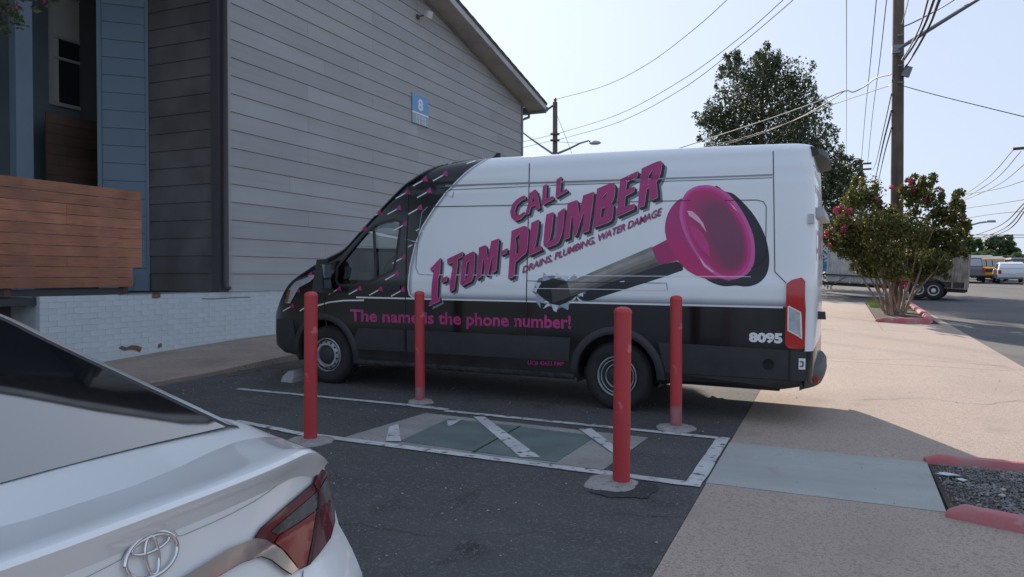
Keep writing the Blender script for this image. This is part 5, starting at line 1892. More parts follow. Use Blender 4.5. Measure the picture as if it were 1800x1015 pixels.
# mirrored lamp on the far side of the tail
lv = [Vector(v.co) for v in tl.data.vertices]
o = obj('tail_lamp', [(v.x, -v.y, v.z) for v in lv], [tuple(p.vertices) for p in tl.data.polygons], M_drlens, car, True)
# emblem: three chrome loops on the tail panel
ep = cskin.px(262, 976)
exv = (cskin.px(262, 976, 1.0) - ep).normalized()
eyv = Vector((0, 1, 0)).cross(exv).cross(exv) * -1
eyv = (Vector((0, 1, 0)) - exv * exv.y).normalized()
ezv = exv.cross(eyv)
ezv = -ezv if ezv.z < 0 else ezv
emb = empty('emblem'); emb.parent = car
ep = ep + exv * .009
def ring(a, b, oy, oz, r):
    pts = [ep + eyv * (oy + a * math.cos(t)) + ezv * (oz + b * math.sin(t)) for t in [2 * math.pi * i / 36 for i in range(37)]]
    MB().tube(pts, r, 8, False).build('emblem_ring', M_chrome, emb, True)
ring(.066, .0455, 0, 0, .0052)
ring(.048, .0155, 0, .0225, .0040)
ring(.0165, .041, 0, -.001, .0042)
# wheels
for s in (CF, CR):
    for side in (1, -1):
        w = empty('wheel'); w.parent = car; w.location = (s, side * .845, CWR)
        sg = side
        T = [(.21, .09 * sg), (.28, .105 * sg), (.315, .085 * sg), (CWR, .05 * sg), (CWR, -.08 * sg), (.30, -.10 * sg), (.21, -.1 * sg)]
        smooth_by_angle(MB().lathe(T, 40, 'Y').build('tyre', M_rubber, w, True), 50)
        smooth_by_angle(MB().lathe([(.212, .06 * sg), (.205, .09 * sg), (.16, .075 * sg), (.05, .085 * sg), (.002, .09 * sg)], 32, 'Y').build('rim', M_silver, w, True), 40)
MB().box((-.02, -.16, .60), (.03, .16, .72)).build('number_plate', M_vwhite, car)
for side in (1, -1):
    MB().box((4.30, side * .62 - .12, .66), (4.45, side * .62 + .12, .76), .02).build('headlamp', M_clearlens, car)
    MB().box((2.75, side * .93 - .09, .98), (2.9, side * .93 + .09, 1.12), .03).build('door_mirror', M_pearl, car)

# ================================================================== TREES
def leaf_mass(name, clumps, n, size, m, parent, seed, shell=.55, up=.3, stretch=1.7):
    """many small leaf quads spread through clumps (centre, radius xyz)"""
    rg = random.Random(seed)
    vs, fs, tone = [], [], []
    vol = [c[1][0] * c[1][1] * c[1][2] for c in clumps]
    tot = sum(v ** .7 for v in vol)
    for (c, r), vo in zip(clumps, vol):
        k = int(n * vo ** .7 / tot)
        c = Vector(c)
        base_t = rg.uniform(-.16, .16)
        for i in range(k):
            d = Vector((rg.gauss(0, 1), rg.gauss(0, 1), rg.gauss(0, 1))).normalized()
            rad = rg.random() ** shell
            rad *= 1 + .28 * noise.noise(d * 2.2 + c)
            p = c + Vector((d.x * r[0], d.y * r[1], d.z * r[2])) * rad
            a = Vector((rg.gauss(0, 1), rg.gauss(0, 1), rg.gauss(0, .7) + up)).normalized()
            b = a.cross(Vector((rg.gauss(0, 1), rg.gauss(0, 1), rg.gauss(0, 1)))).normalized()
            s = size * rg.uniform(.6, 1.3)
            q = len(vs)
            vs += [p - a * s * stretch * .5, p + b * s * .5, p + a * s * stretch * .5, p - b * s * .5]
            fs.append((q, q + 1, q + 2, q + 3))
            tone.append(min(1, max(0, rg.random() * .8 + base_t)))
    o = obj(name, vs, fs, m, parent)
    at = o.data.attributes.new('tone', 'FLOAT', 'FACE')
    at.data.foreach_set('value', tone)
    return o


M_bark = mat('bark', (0.16, 0.125, 0.10), 0.9, var=.7, vscale=5, col2=(.09, .07, .055), bump=.5, bscale=30)
M_crbark = mat('crape_bark', (0.34, 0.26, 0.20), 0.8, var=.7, vscale=6, col2=(.20, .14, .105), bump=.3, bscale=25)
M_oak = leaf_mat('oak_leaf', (0.040, 0.055, 0.030), (0.13, 0.15, 0.072), (.19, .11, .08))
M_cr = leaf_mat('crape_leaf', (0.055, 0.070, 0.020), (0.19, 0.19, 0.055), (.34, .13, .07))
M_flower = leaf_mat('crape_flower', (0.36, 0.03, 0.09), (0.52, 0.10, 0.16))
M_far = leaf_mat('far_leaf', (0.055, 0.088, 0.035), (0.13, 0.175, 0.07))

# ---- evergreen tree behind the van
TY = 46.0
def P(x, y, Y=TY):
    return onY(x, y, Y)
tb = P(1335, 500); tb.z = gz(tb.x, TY)
tree = empty('oak_tree', tb, 'tall dark evergreen tree rising behind the van roof', 'tree')
tr = MB()
tr.tube([(0, 0, -.2), (.05, 0, 2.5), (-.1, .1, 5), (.05, 0, 8), (.1, 0, 11.5)], [.38, .30, .25, .17, .05], 10)
for i in range(16):
    a = R.uniform(0, 6.28); z = R.uniform(3, 10); l = R.uniform(1.5, 3.0)
    tr.tube([(0, 0, z), (l * .5 * math.cos(a), l * .5 * math.sin(a), z + l * .5), (l * math.cos(a), l * math.sin(a), z + l * .9)], [.11, .07, .02], 6)
tr.build('trunk', M_bark, tree, True)
rel = lambda p: tuple(Vector(p) - tb)
pxm = (P(1000, 300) - P(1001, 300)).length
cl_ = []
for x, y, rx, ry in ((1350, 130, 34, 40), (1320, 150, 40, 40), (1390, 145, 36, 42), (1300, 195, 46, 46), (1360, 195, 60, 50), (1410, 200, 38, 50), (1262, 235, 26, 32), (1290, 250, 44, 44), (1350, 255, 70, 50),
                     (1415, 255, 40, 50), (1440, 290, 36, 44), (1465, 325, 36, 40), (1485, 300, 22, 22), (1500, 350, 40, 40), (1470, 380, 50, 50), (1380, 320, 90, 60), (1300, 320, 60, 60), (1450, 440, 50, 50), (1345, 104, 14, 20), (1285, 118, 14, 16), (1250, 212, 18, 12)):
    p = P(x, y)
    dy = R.uniform(-1.2, 1.2)
    cl_.append((rel(p + Vector((0, dy, 0))), (rx * pxm, max(rx, 30) * pxm * .9, ry * pxm)))
# ragged twigs round the outline
for i in range(190):
    c, r = cl_[R.randrange(21)]
    a = R.uniform(-.6, 3.7)
    cl_.append(((c[0] + r[0] * 1.02 * math.cos(a), c[1] + R.uniform(-1, 1), c[2] + r[2] * 1.02 * math.sin(a)), (R.uniform(.12, .32), .3, R.uniform(.16, .42))))
leaf_mass('crown', cl_, 62000, .095, M_oak, tree, 3, .5, .6)

# ---- crape myrtle on the island
cb = G(1571, 556); cb = Vector((cb.x, 24.0, 0)); cb = onY(1571, 553, 23.9); cb.z = gz(cb.x, cb.y) + .05
crape = empty('crape_myrtle', cb, 'multi-stemmed crape myrtle with pink blossom on the red-kerbed island', 'tree')
pm = 23.9 / ray(1571, 500).y            # metres per pixel at that distance
pm = pm
def C(x, y, dy=0.0):
    p = onY(x, y, cb.y + dy)
    return p - cb
sm = MB()
tips = [(1478, 400), (1492, 350), (1510, 345), (1530, 330), (1548, 360), (1560, 350), (1590, 345), (1610, 330), (1630, 330), (1655, 350), (1672, 365), (1690, 395), (1500, 430), (1660, 430), (1540, 400), (1600, 400), (1640, 480)]
stems = []
for i, (x, y) in enumerate(tips):
    dy = R.uniform(-1.1, 1.1)
    t = C(x, y, dy)
    b0 = Vector((R.uniform(-.16, .16) + t.x * .06, R.uniform(-.2, .2), -.08))
    t = b0.lerp(t, R.uniform(.55, .78)) + Vector((t.x * .06, 0, 0))
    mid = b0.lerp(t, .5) + Vector((t.x * .05 + R.uniform(-.06, .06), 0, .04))
    sm.tube([b0, b0.lerp(mid, .5) + Vector((R.uniform(-.06, .06), 0, 0)), mid, mid.lerp(t, .5) + Vector((R.uniform(-.08, .08), 0, 0)), t], [.040, .034, .026, .016, .005], 7)
sm.build('trunk', M_crbark, crape, True)
cc_ = []
for x, y, rx, ry in ((1500, 352, 20, 26), (1528, 350, 22, 26), (1560, 378, 26, 24), (1602, 350, 20, 26), (1630, 348, 20, 24), (1650, 375, 24, 28), (1675, 385, 18, 30), (1690, 410, 18, 22), (1480, 395, 22, 24), (1465, 412, 18, 22), (1456, 425, 12, 12), (1490, 430, 26, 20), (1500, 405, 34, 30),
                     (1540, 400, 40, 36), (1590, 405, 44, 38), (1640, 415, 36, 32), (1670, 430, 26, 20), (1510, 445, 30, 24), (1555, 450, 40, 30), (1600, 455, 40, 28), (1640, 455, 30, 22), (1675, 442, 20, 16), (1530, 475, 22, 18), (1610, 482, 30, 18), (1570, 478, 30, 20), (1645, 475, 22, 16), (1515, 462, 22, 16), (1540, 330, 7, 18), (1515, 328, 7, 16), (1500, 325, 6, 12), (1604, 324, 6, 18), (1636, 322, 6, 14), (1622, 330, 7, 14), (1655, 345, 6, 18), (1678, 352, 6, 20), (1692, 378, 7, 18), (1486, 362, 7, 16), (1590, 338, 6, 16), (1700, 400, 7, 10)):
    c = C(x, y, R.uniform(-.8, .8))
    cc_.append((tuple(c), (rx * pm * F_PX / F_PX, max(rx, 18) * pm, ry * pm)))
cc_ = [(c, (r[0], r[1], r[2])) for c, r in cc_]
scale = (onY(1571, 500, cb.y) - onY(1572, 500, cb.y)).length
cc_ = [(c, tuple(v / pm * scale for v in r)) for c, r in cc_]
base_n = len(cc_)
for i in range(70):
    c, r = cc_[R.randrange(base_n)]
    a = R.uniform(0, 6.28)
    cc_.append(((c[0] + r[0] * 1.05 * math.cos(a), c[1] + R.uniform(-.3, .3), c[2] + r[2] * 1.05 * math.sin(a)), (R.uniform(.06, .16), .15, R.uniform(.08, .2))))
leaf_mass('crown', cc_, 32000, .058, M_cr, crape, 5, .55, .3)
fl_ = []
for x, y in ((1478, 366), (1486, 378), (1474, 392), (1465, 398), (1452, 412), (1484, 402), (1458, 432), (1476, 384), (1492, 372), (1600, 322), (1606, 338), (1625, 352), (1650, 332), (1566, 330), (1540, 350), (1588, 500), (1505, 395), (1470, 370)):
    fl_.append((tuple(C(x, y, R.uniform(-1.0, -.2))), (R.uniform(.06, .13), .12, R.uniform(.07, .15))))
leaf_mass('blossom', fl_, 1100, .05, M_flower, crape, 8, .6, .1, 1.0)

# ---- crape branches hanging into the top left corner; the tree stands left of the frame
lt0 = Vector((-7.2, 3.2, gz(-7.2, 3.2)))
ltree = empty('crape_myrtle', lt0, 'leafy crape myrtle branch reaching in at the top left corner', 'tree')
lm = MB()
lm.tube([(0, 0, -.1), (.1, .1, 1.6), (.15, .3, 3.0), (.2, .9, 4.2), (.2, 1.4, 4.6)], [.10, .085, .07, .045, .015], 8)
lm.tube([(.1, .1, 1.6), (-.5, -.3, 3.0), (-.9, -.8, 4.6)], [.07, .05, .02], 7)
lm.tube([(.15, .3, 3.0), (.6, -.2, 4.0), (.8, -.6, 5.2)], [.06, .04, .015], 7)
lm.build('trunk', M_crbark, ltree, True)
lc = []
for x, y, Yd, rx in ((12, 10, 4.2, .16), (-15, 20, 4.2, .24), (35, 42, 4.25, .09), (25, 28, 4.25, .10), (-40, -20, 4.2, .36), (55, -8, 4.2, .16), (0, 48, 4.2, .12), (75, -25, 4.2, .2), (-90, 0, 4.1, .4), (-60, -100, 4.0, .5)):
    lc.append((tuple(onY(x, y, Yd) - lt0), (rx, rx, rx * .8)))
for i in range(18):
    lc.append(((R.uniform(-1.2, 1.1), R.uniform(-1.5, .7), R.uniform(3.6, 5.6)), (R.uniform(.3, .55),) * 3))
leaf_mass('crown', lc, 9000, .036, M_oak, ltree, 11, .55, .2)
lfl = [(tuple(onY(x, y, 4.15) - lt0), (.02, .02, .025)) for x, y in ((27, 14), (78, 2), (30, 8))]
leaf_mass('blossom', lfl, 60, .014, M_flower, ltree, 12, .6, .1, 1.0)

# ---- trees at the end of the street
def far_tree(x0, x1, ytop, ybot, Y, label, seed, n=3800):
    b = onY((x0 + x1) / 2, ybot, Y); b.z = gz(b.x, Y) - .1
    t = empty('far_tree', b, label, 'tree', 'trees at the end of the street')
    sc = (onY(x0, 480, Y) - onY(x1, 480, Y)).length
    h = onY((x0 + x1) / 2, ytop, Y).z - b.z
    MB().tube([(0, 0, -.1), (.1, 0, h * .3), (0, 0, h * .8)], [.3, .22, .08], 8).build('trunk', M_bark, t, True)
    rg = random.Random(seed)
    cs = []
    for i in range(34):
        u, w = rg.uniform(-1, 1), rg.uniform(0, 1)
        lim = math.sqrt(max(0, 1 - (w * 1.3 - .45) ** 2))
        cs.append(((u * sc * .46 * lim, rg.uniform(-.3, .3) * sc, h * (.12 + .80 * w)), (sc * rg.uniform(.12, .24), sc * .18, h * rg.uniform(.09, .17))))
    leaf_mass('crown', cs, n, .36, M_far, t, seed, .5, .4)
far_tree(1728, 1790, 414, 497, 112, 'taller rounded dark green tree above the white hatchback at the street end', 21)
far_tree(1682, 1738, 420, 496, 118, 'pale green tree above the pickup at the street end', 22)
far_tree(1700, 1762, 440, 496, 108, 'low bushy tree between the two taller trees at the street end', 23, 2600)
far_tree(1768, 1815, 446, 496, 105, 'small tree at the right edge above the grey shed', 24, 2600)
far_tree(1670, 1705, 425, 496, 125, 'tree at the street end partly hidden behind the trailer and crape myrtle', 25)
far_tree(1760, 1790, 452, 497, 100, 'low shrub-like tree just behind the white hatchback', 26, 2200)
far_tree(1400, 1480, 380, 500, 95, 'broad tree beyond the trailer, showing between van and crape myrtle', 27)
far_tree(1500, 1580, 400, 500, 98, 'broad tree beyond the trailer, behind the utility pole', 28)
far_tree(1590, 1660, 410, 500, 99, 'broad tree beyond the trailer, right of the utility pole', 29)

# ================================================================== POLES, LAMPS, WIRES
M_pole = mat('pole_wood', (0.15, 0.11, 0.085), 0.9, var=.7, vscale=2.5, col2=(.10, .075, .06), streak=(2.0, (4, 4, .25), (.07, .05, .04), .8), bump=.4, bscale=40)
M_wire = mat('cable', (0.045, 0.047, 0.055), 0.7)
M_lightwire = mat('pale_cable', (0.30, 0.31, 0.33), 0.6)
M_galv = mat('galvanised', (0.24, 0.25, 0.27), 0.5, .4)
M_ins = mat('insulator', (.10, .07, .06), .4)

PB = onY(1575.5, 553, 25.2); PB.z = gz(PB.x, 25.2)
pole = empty('utility_pole', PB, 'tall brown wooden utility pole behind the crape myrtle', 'utility pole')
PH = 13.4
MB().tube([(0, 0, -.3), (-.01, 0, 4), (-.02, 0, PH)], [.185, .175, .145], 16).build('pole', M_pole, pole, True)
MB().box((-1.2, -.2, PH - .9), (1.2, -.1, PH - .76)).build('crossarm', M_pole, pole)
arm0 = onY(1577, 88, 25.0) - PB
arm1 = onY(1722, -3, 21.4) - PB
arm2 = arm0 + (arm1 - arm0) * 1.25
MB().tube([arm0, arm1, arm2], [.055, .05, .045], 8).build('lamp_arm', M_galv, pole, True)
MB().box(tuple(arm2 + Vector((-.1, -.35, -.12))), tuple(arm2 + Vector((.2, .15, .05))), .03).build('lamp_head', M_galv, pole)
bx_ = onY(1594, 126, 25.0) - PB
o = MB().box((-.11, -.1, -.15), (.11, .1, .15), .015).build('junction_box', M_galv, pole); o.location = bx_; o.rotation_euler = (.2, .35, .2)
for yy in (62, 96, 115, 145):
    c = onY(1586, yy, 25.0) - PB
    MB().tube([c - Vector((.12, 0, 0)), c + Vector((.05, -.02, 0))], .03, 6).build('bracket', M_galv, pole)
MB().box(tuple(arm0 + Vector((-.14, -.14, -.12))), tuple(arm0 + Vector((.1, .0, .12)))).build('arm_clamp', M_galv, pole)

def far_pole(px, ytop, Y, name_label, arms, r=.14, ybase=500):
    b = onY(px, ybase, Y); b.z = gz(b.x, Y)
    t = onY(px, ytop, Y)
    o = empty('utility_pole', b, name_label, 'utility pole')
    h = t.z - b.z
    MB().tube([(0, 0, -.3), (0, 0, h)], [r * 1.2, r], 12).build('pole', M_pole, o, True)
    for (x0, y0, x1, y1) in arms:
        a, c = onY(x0, y0, Y - .2) - b, onY(x1, y1, Y - .2) - b
        MB().prism([a + Vector((0, 0, -.07)), c + Vector((0, 0, -.07)), c + Vector((0, 0, .07)), a + Vector((0, 0, .07))], (0, .12, 0)).build('crossarm', M_pole, o)
    return o, b
p2, p2b = far_pole(975.5, 180, 42, 'wooden utility pole with two street lamps behind the gable eave', [])
for (x, y) in ((976, 177),):
    c = onY(x, y, 42) - p2b
    MB().lathe([(.05, -.1), (.09, 0), (.09, .08), (.05, .14), (.01, .16)], 10, 'Z', c).build('insulator', M_ins, p2, True)
for y in (236, 247):
    a, c = onY(968, y, 41.8) - p2b, onY(983, y, 41.8) - p2b
    MB().tube([a, c], .07, 6).build('bracket', M_ins, p2)
a, c = onY(958, 196, 41.8) - p2b, onY(972, 186, 41.8) - p2b
MB().tube([a, c], .06, 6).build('bracket', M_ins, p2)
for pts, hx in (([(978, 271), (1000, 262), (1020, 252), (1034, 248), (1042, 250)], (1046, 252)), ([(972, 271), (950, 256), (930, 242), (912, 228)], (904, 226))):
    MB().tube([onY(x, y, 41.6) - p2b for x, y in pts], [.07, .06, .05, .045, .045][:len(pts)], 6).build('lamp_arm', M_galv, p2, True)
    h = onY(*hx, 41.6) - p2b
    bm = bmesh.new(); bmesh.ops.create_uvsphere(bm, u_segments=16, v_segments=8, radius=.3)
    for v in bm.verts:
        v.co.z *= .5 if v.co.z > 0 else .3
        v.co.x *= 1.15
        v.co += h
    me = bpy.data.meshes.new('lamp_head'); bm.to_mesh(me); bm.free(); me.materials.append(mat('lamp_grey', (.5, .52, .55), .4))
    o = bpy.data.objects.new('lamp_head', me); COL.objects.link(o); o.parent = p2
p3, p3b = far_pole(1512, 282, 66, 'distant wooden pole with two crossarms, left of the tall pole', [(1491, 290, 1532, 287), (1500, 299, 1532, 297)])
p4, p4b = far_pole(1678, 352, 72, 'distant pole with a street lamp, half hidden by the crape myrtle', [])
MB().tube([onY(x, y, 71.8) - p4b for x, y in ((1679, 404), (1700, 398), (1722, 392), (1738, 390))], .07, 6).build('lamp_arm', M_galv, p4, True)
h = onY(1742, 389.5, 71.8) - p4b
MB().box(tuple(h + Vector((-.35, -.15, -.09))), tuple(h + Vector((.35, .15, .09))), .06).build('lamp_head', M_galv, p4)
p5, p5b = far_pole(1806, 235, 48, 'pole at the right edge of which only a crossarm end shows', [(1781, 262, 1830, 258)], .14, 505)


def wire(pts, r, label, m=None, n=14):
    """pts: (px, py, Y) control points, smoothed"""
    p = [onY(x, y, Y) for x, y, Y in pts]
    out = []
    if len(p) == 2:
        out = p
    else:
        tab = [[(i, q[k]) for i, q in enumerate(p)] for k in range(3)]
        for i in range((len(p) - 1) * n + 1):
            t = i / n
            out.append(Vector([spl(tab[k], t) for k in range(3)]))
    o = MB().tube(out, r, 5).build('power_line', m or M_wire, None, True)
    tag(o, label, 'wire', 'overhead wires')


wire([(977, 175, 42), (1060, 152, 39), (1130, 118, 36), (1200, 68, 33), (1282, -4, 30), (1400, -130, 27)], .014, 'topmost thin wire rising from the pole behind the eave to the frame top')
wire([(982, 235, 42), (1090, 200, 38.5), (1200, 140, 34), (1300, 67, 31), (1380, -3, 28.5), (1470, -90, 26)], .014, 'upper of two parallel wires rising right from the pole behind the eave')
wire([(982, 246, 42), (1090, 214, 38.5), (1200, 156, 34), (1300, 80, 31), (1398, -3, 28.5), (1490, -85, 26)], .014, 'lower of two parallel wires rising right from the pole behind the eave')
wire([(982, 250, 42), (1020, 252, 41)], .012, 'short wire between the pole behind the eave and its street lamp')
wire([(980, 205, 42), (1006, 272, 40), (1012, 290, 39.5)], .012, 'steep guy wire dropping from the pole behind the eave')
wire([(917, 205, 41), (958, 195, 42)], .014, 'short wire from the eave corner to the pole bracket')
wire([(910, 252, 41), (968, 238, 42)], .012, 'upper wire between the gable edge and the pole behind it')
wire([(910, 262, 41), (968, 248, 42)], .012, 'lower wire between the gable edge and the pole behind it')
wire([(1566, 131, 25), (1540, 138, 26), (1520, 152, 27), (1500, 162, 27.5), (1484, 160.5, 28), (1440, 178, 29), (1350, 210, 32), (1240, 246, 36), (1150, 275, 39)], .022, 'pale service cable sagging left from the tall pole across the tree', M_lightwire)
wire([(1484, 161, 28), (1455, 180, 29), (1400, 210, 31), (1330, 238, 33), (1265, 256, 35), (1200, 268, 37)], .018, 'lower pale service cable splitting off in front of the tree', M_lightwire)
wire([(1566, 150, 25), (1500, 172, 27), (1440, 193, 29), (1380, 218, 31), (1300, 244, 34), (1220, 262, 37)], .012, 'thin pale wire running left below the service cables', M_lightwire)
wire([(1488, -5, 30), (1488, 278, 66)], .016, 'straight vertical-looking wire left of the tall pole', M_lightwire)
wire([(1541, -5, 27), (1530, 110, 36), (1521, 200, 50), (1514, 284, 66)], .016, 'wire curving down to the distant crossarm, left of its pair')
wire([(1559, -5, 27), (1546, 110, 36), (1534, 200, 50), (1525, 288, 66)], .016, 'wire curving down to the distant crossarm, right of its pair')
wire([(1567, 165, 25), (1556, 215, 30), (1540, 285, 52), (1534, 300, 66)], .016, 'thin cable falling away left of the tall pole')
wire([(1567, 195, 25), (1553, 250, 34), (1543, 295, 50), (1536, 325, 66)], .028, 'thick cable falling away left of the tall pole')
wire([(1567, 225, 25), (1556, 265, 34), (1548, 300, 50), (1542, 330, 66)], .022, 'second thick cable falling away beside the tall pole')
wire([(1584, 108, 25), (1600, 82, 22), (1618, 45, 18), (1632, -3, 14), (1650, -60, 11)], .020, 'left of the thick cables rising from the tall pole to the frame top')
wire([(1586, 110, 25), (1605, 82, 22), (1625, 45, 18), (1643, -3, 14), (1665, -60, 11)], .026, 'middle thick cable rising from the tall pole to the frame top')
wire([(1592, 118, 25), (1612, 86, 22), (1634, 45, 18), (1653, -3, 14), (1678, -60, 11)], .026, 'right of the thick cables rising from the tall pole to the frame top')
wire([(1586, 48, 25), (1605, 40, 24.5), (1640, 22, 23.5), (1680, -2, 22), (1760, -60, 20)], .018, 'guy wire crossing above the lamp arm of the tall pole')
wire([(1585, 45, 25), (1592, 20, 22), (1598, -5, 20)], .012, 'thin wire going straight up beside the tall pole')
wire([(1586, 151, 25), (1640, 166, 24), (1720, 186, 23), (1810, 208, 21.5)], .012, 'thin wire falling right from the tall pole to the frame edge')
for i, (a, b, c, l) in enumerate((((1781, 264, 48), (1740, 310, 56), (1692, 346, 70), 'first sagging wire from the right-hand crossarm, leftmost'),
                    ((1795, 266, 48), (1750, 315, 56), (1694, 350, 70), 'second sagging wire from the right-hand crossarm'),
                    ((1806, 285, 48), (1755, 325, 56), (1694, 353, 70), 'third sagging wire from the right-hand crossarm, rightmost'),
                    ((1806, 316, 46), (1750, 333, 56), (1684, 344, 72), 'upper single wire running to the distant street lamp pole'),
                    ((1806, 350, 46), (1750, 359, 58), (1684, 368, 72), 'middle single wire running to the distant street lamp pole'),
                    ((1806, 371, 46), (1750, 376, 58), (1684, 386, 72), 'lower single wire running to the distant street lamp pole'))):
    wire([a, b, c], .022 if i < 3 else .024, l)
for i, (a, b, c) in enumerate((((1806, 352, 40), (1755, 398, 55), (1690, 421, 80)), ((1806, 358, 40), (1765, 402, 55), (1712, 422, 80)), ((1806, 365, 40), (1772, 404, 55), (1725, 422, 80)))):
    wire([a, b, c], .030, ('upper', 'middle', 'lower')[i] + ' of three thick drooping cables at the right edge')
wire([(1806, 413.5, 95), (1690, 413, 95)], .04, 'level wire above the far trees, upper')
wire([(1806, 418, 96), (1690, 417, 96)], .03, 'level wire above the far trees, lower')

# ================================================================== TRAILER, TRUCK AND BANNER
M_ply = mat('weathered_plywood', (0.40, 0.335, 0.285), 0.9, var=.8, vscale=3, col2=(.25, .20, .17), streak=(3, (6, 6, .6), (.13, .105, .09), .8), bump=.3, bscale=30, rand=.12)
M_grey_ply = mat('grey_plywood', (0.62, 0.60, 0.56), 0.85, var=.7, vscale=3, col2=(.45, .44, .42), streak=(3, (5, 5, .7), (.2, .2, .2), .6))
M_rust = mat('rusty_frame', (0.085, 0.055, 0.045), 0.85, var=.8, vscale=6, col2=(.05, .04, .038))
ta, tz = onY(1451, 505, 35.2), onY(1696, 515, 34.3)
d = Vector((tz.x - ta.x, tz.y - ta.y, 0)); TL = d.length; d.normalize()
tdir = d; tn = Vector((d.y, -d.x, 0))
if tn.y > 0:
    tn = -tn
tx = Matrix((tdir, -tn, Vector((0, 0, 1)))).transposed().to_4x4()
tg = gz((ta.x + tz.x) / 2, 35)
tx.translation = Vector((ta.x, ta.y, tg))
tx = tx @ Matrix.Translation((.74 * TL, 0, 0)) @ Matrix.Rotation(math.radians(3.2), 4, 'Y') @ Matrix.Translation((-.74 * TL, 0, 0))   # nose high
trl = empty('utility_trailer', matrix=tx, label='long wooden-sided utility trailer with white wheels on the side street', cat='trailer')
# local: x along the trailer (left to right), y away from the camera, z up
Hb, Ht, TW = .52, 1.92, 2.0
def tb_(name, a, b, m, par=None):
    o = MB().box(a, b).build(name, m); o.parent = par or trl; return o
nP = 11
for i in range(nP):
    x0, x1 = TL * i / nP, TL * (i + 1) / nP - .012
    mm = M_grey_ply if i < 5 else M_ply
    zt = Ht - .0 - .02 * (i % 2) - (.06 if i > 6 else 0)
    for y0 in (0, TW):
        tb_('side_panel', (x0, y0, Hb + .22), (x1, y0 + .03, zt), mm)
        tb_('side_board', (x0, y0 + .002, Hb), (x1, y0 + .032, Hb + .215), M_rust if i > 5 else mm)
for i in range(0, nP + 1):
    x = min(TL - .06, max(0, TL * i / nP - .03))
    tb_('stake', (x, -.05, Hb - .06), (x + .06, -.002, Ht - .03), M_grey_ply if i < 5 else M_ply)
tb_('floor', (0, .04, Hb - .06), (TL, TW, Hb - .01), M_ply)
tb_('end_panel', (-.03, 0, Hb), (-.001, TW, Ht), M_grey_ply)
tb_('tail_panel', (TL + .001, 0, Hb), (TL + .03, TW, Ht - .06), M_ply)
tb_('top_rail', (-.04, -.055, Ht - .02), (TL * .46, -.003, Ht + .04), M_grey_ply)
tb_('mid_rail', (-.35, -.10, Hb + .24), (TL * .62, -.051, Hb + .30), M_rust)
for y0 in (.15, TW - .2):
    tb_('frame_rail', (-1.0, y0, Hb - .19), (TL, y0 + .07, Hb - .061), M_rust)
MB().tube([(.35, -.08, Hb - .1), (.80, -.08, Hb + .24)], .025, 6).build('brace', M_galv, trl)
MB().tube([(-1.0, .2, Hb - .12), (-1.9, TW / 2, Hb - .16)], .05, 6).build('drawbar', M_rust, trl)
MB().tube([(-1.0, TW - .2, Hb - .12), (-1.9, TW / 2, Hb - .16)], .05, 6).build('drawbar', M_rust, trl)
M_wheelw = mat('white_steel_wheel', (.68, .68, .67), .5)
for xw in (.685 * TL, .79 * TL):
    for y in (-.16, TW + .16):
        w = empty('wheel'); w.parent = trl; w.location = (xw, y, .37)
        sg = -1 if y < 0 else 1
        smooth_by_angle(MB().lathe([(.2, .08 * sg), (.29, .10 * sg), (.345, .085 * sg), (.37, .05 * sg), (.37, -.06 * sg), (.33, -.1 * sg), (.2, -.1 * sg)], 32, 'Y').build('tyre', M_rubber, w, True), 50)
        smooth_by_angle(MB().lathe([(.215, .08 * sg), (.20, .105 * sg), (.17, .07 * sg), (.09, .08 * sg), (.08, .11 * sg), (.002, .12 * sg)], 28, 'Y').build('rim', M_wheelw, w, True), 40)
        for i in range(6):
            a = math.pi / 3 * i
            MB().lathe([(.026, .082 * sg), (.026, .090 * sg), (.001, .0905 * sg)], 10, 'Y', (.13 * math.cos(a), 0, .13 * math.sin(a))).build('rim_hole', M_ink, w)
fd = []
for i in range(15):
    a = math.pi * (1.02 - 1.04 * i / 14)
    fd.append((.7375 * TL + .72 * math.cos(a), 0, .42 + .44 * math.sin(a) * (1 if True else 1)))
v, f = [], []
for x, y, z in fd:
    z = min(z, .84)
    v += [(x, -.30, z), (x, -.03, z)]
for i in range(14):
    f.append((2 * i, 2 * i + 1, 2 * i + 3, 2 * i + 2))
fm = obj('mudguard', v, f, M_rust, trl)
sd = fm.modifiers.new('thick', 'SOLIDIFY'); sd.thickness = .02


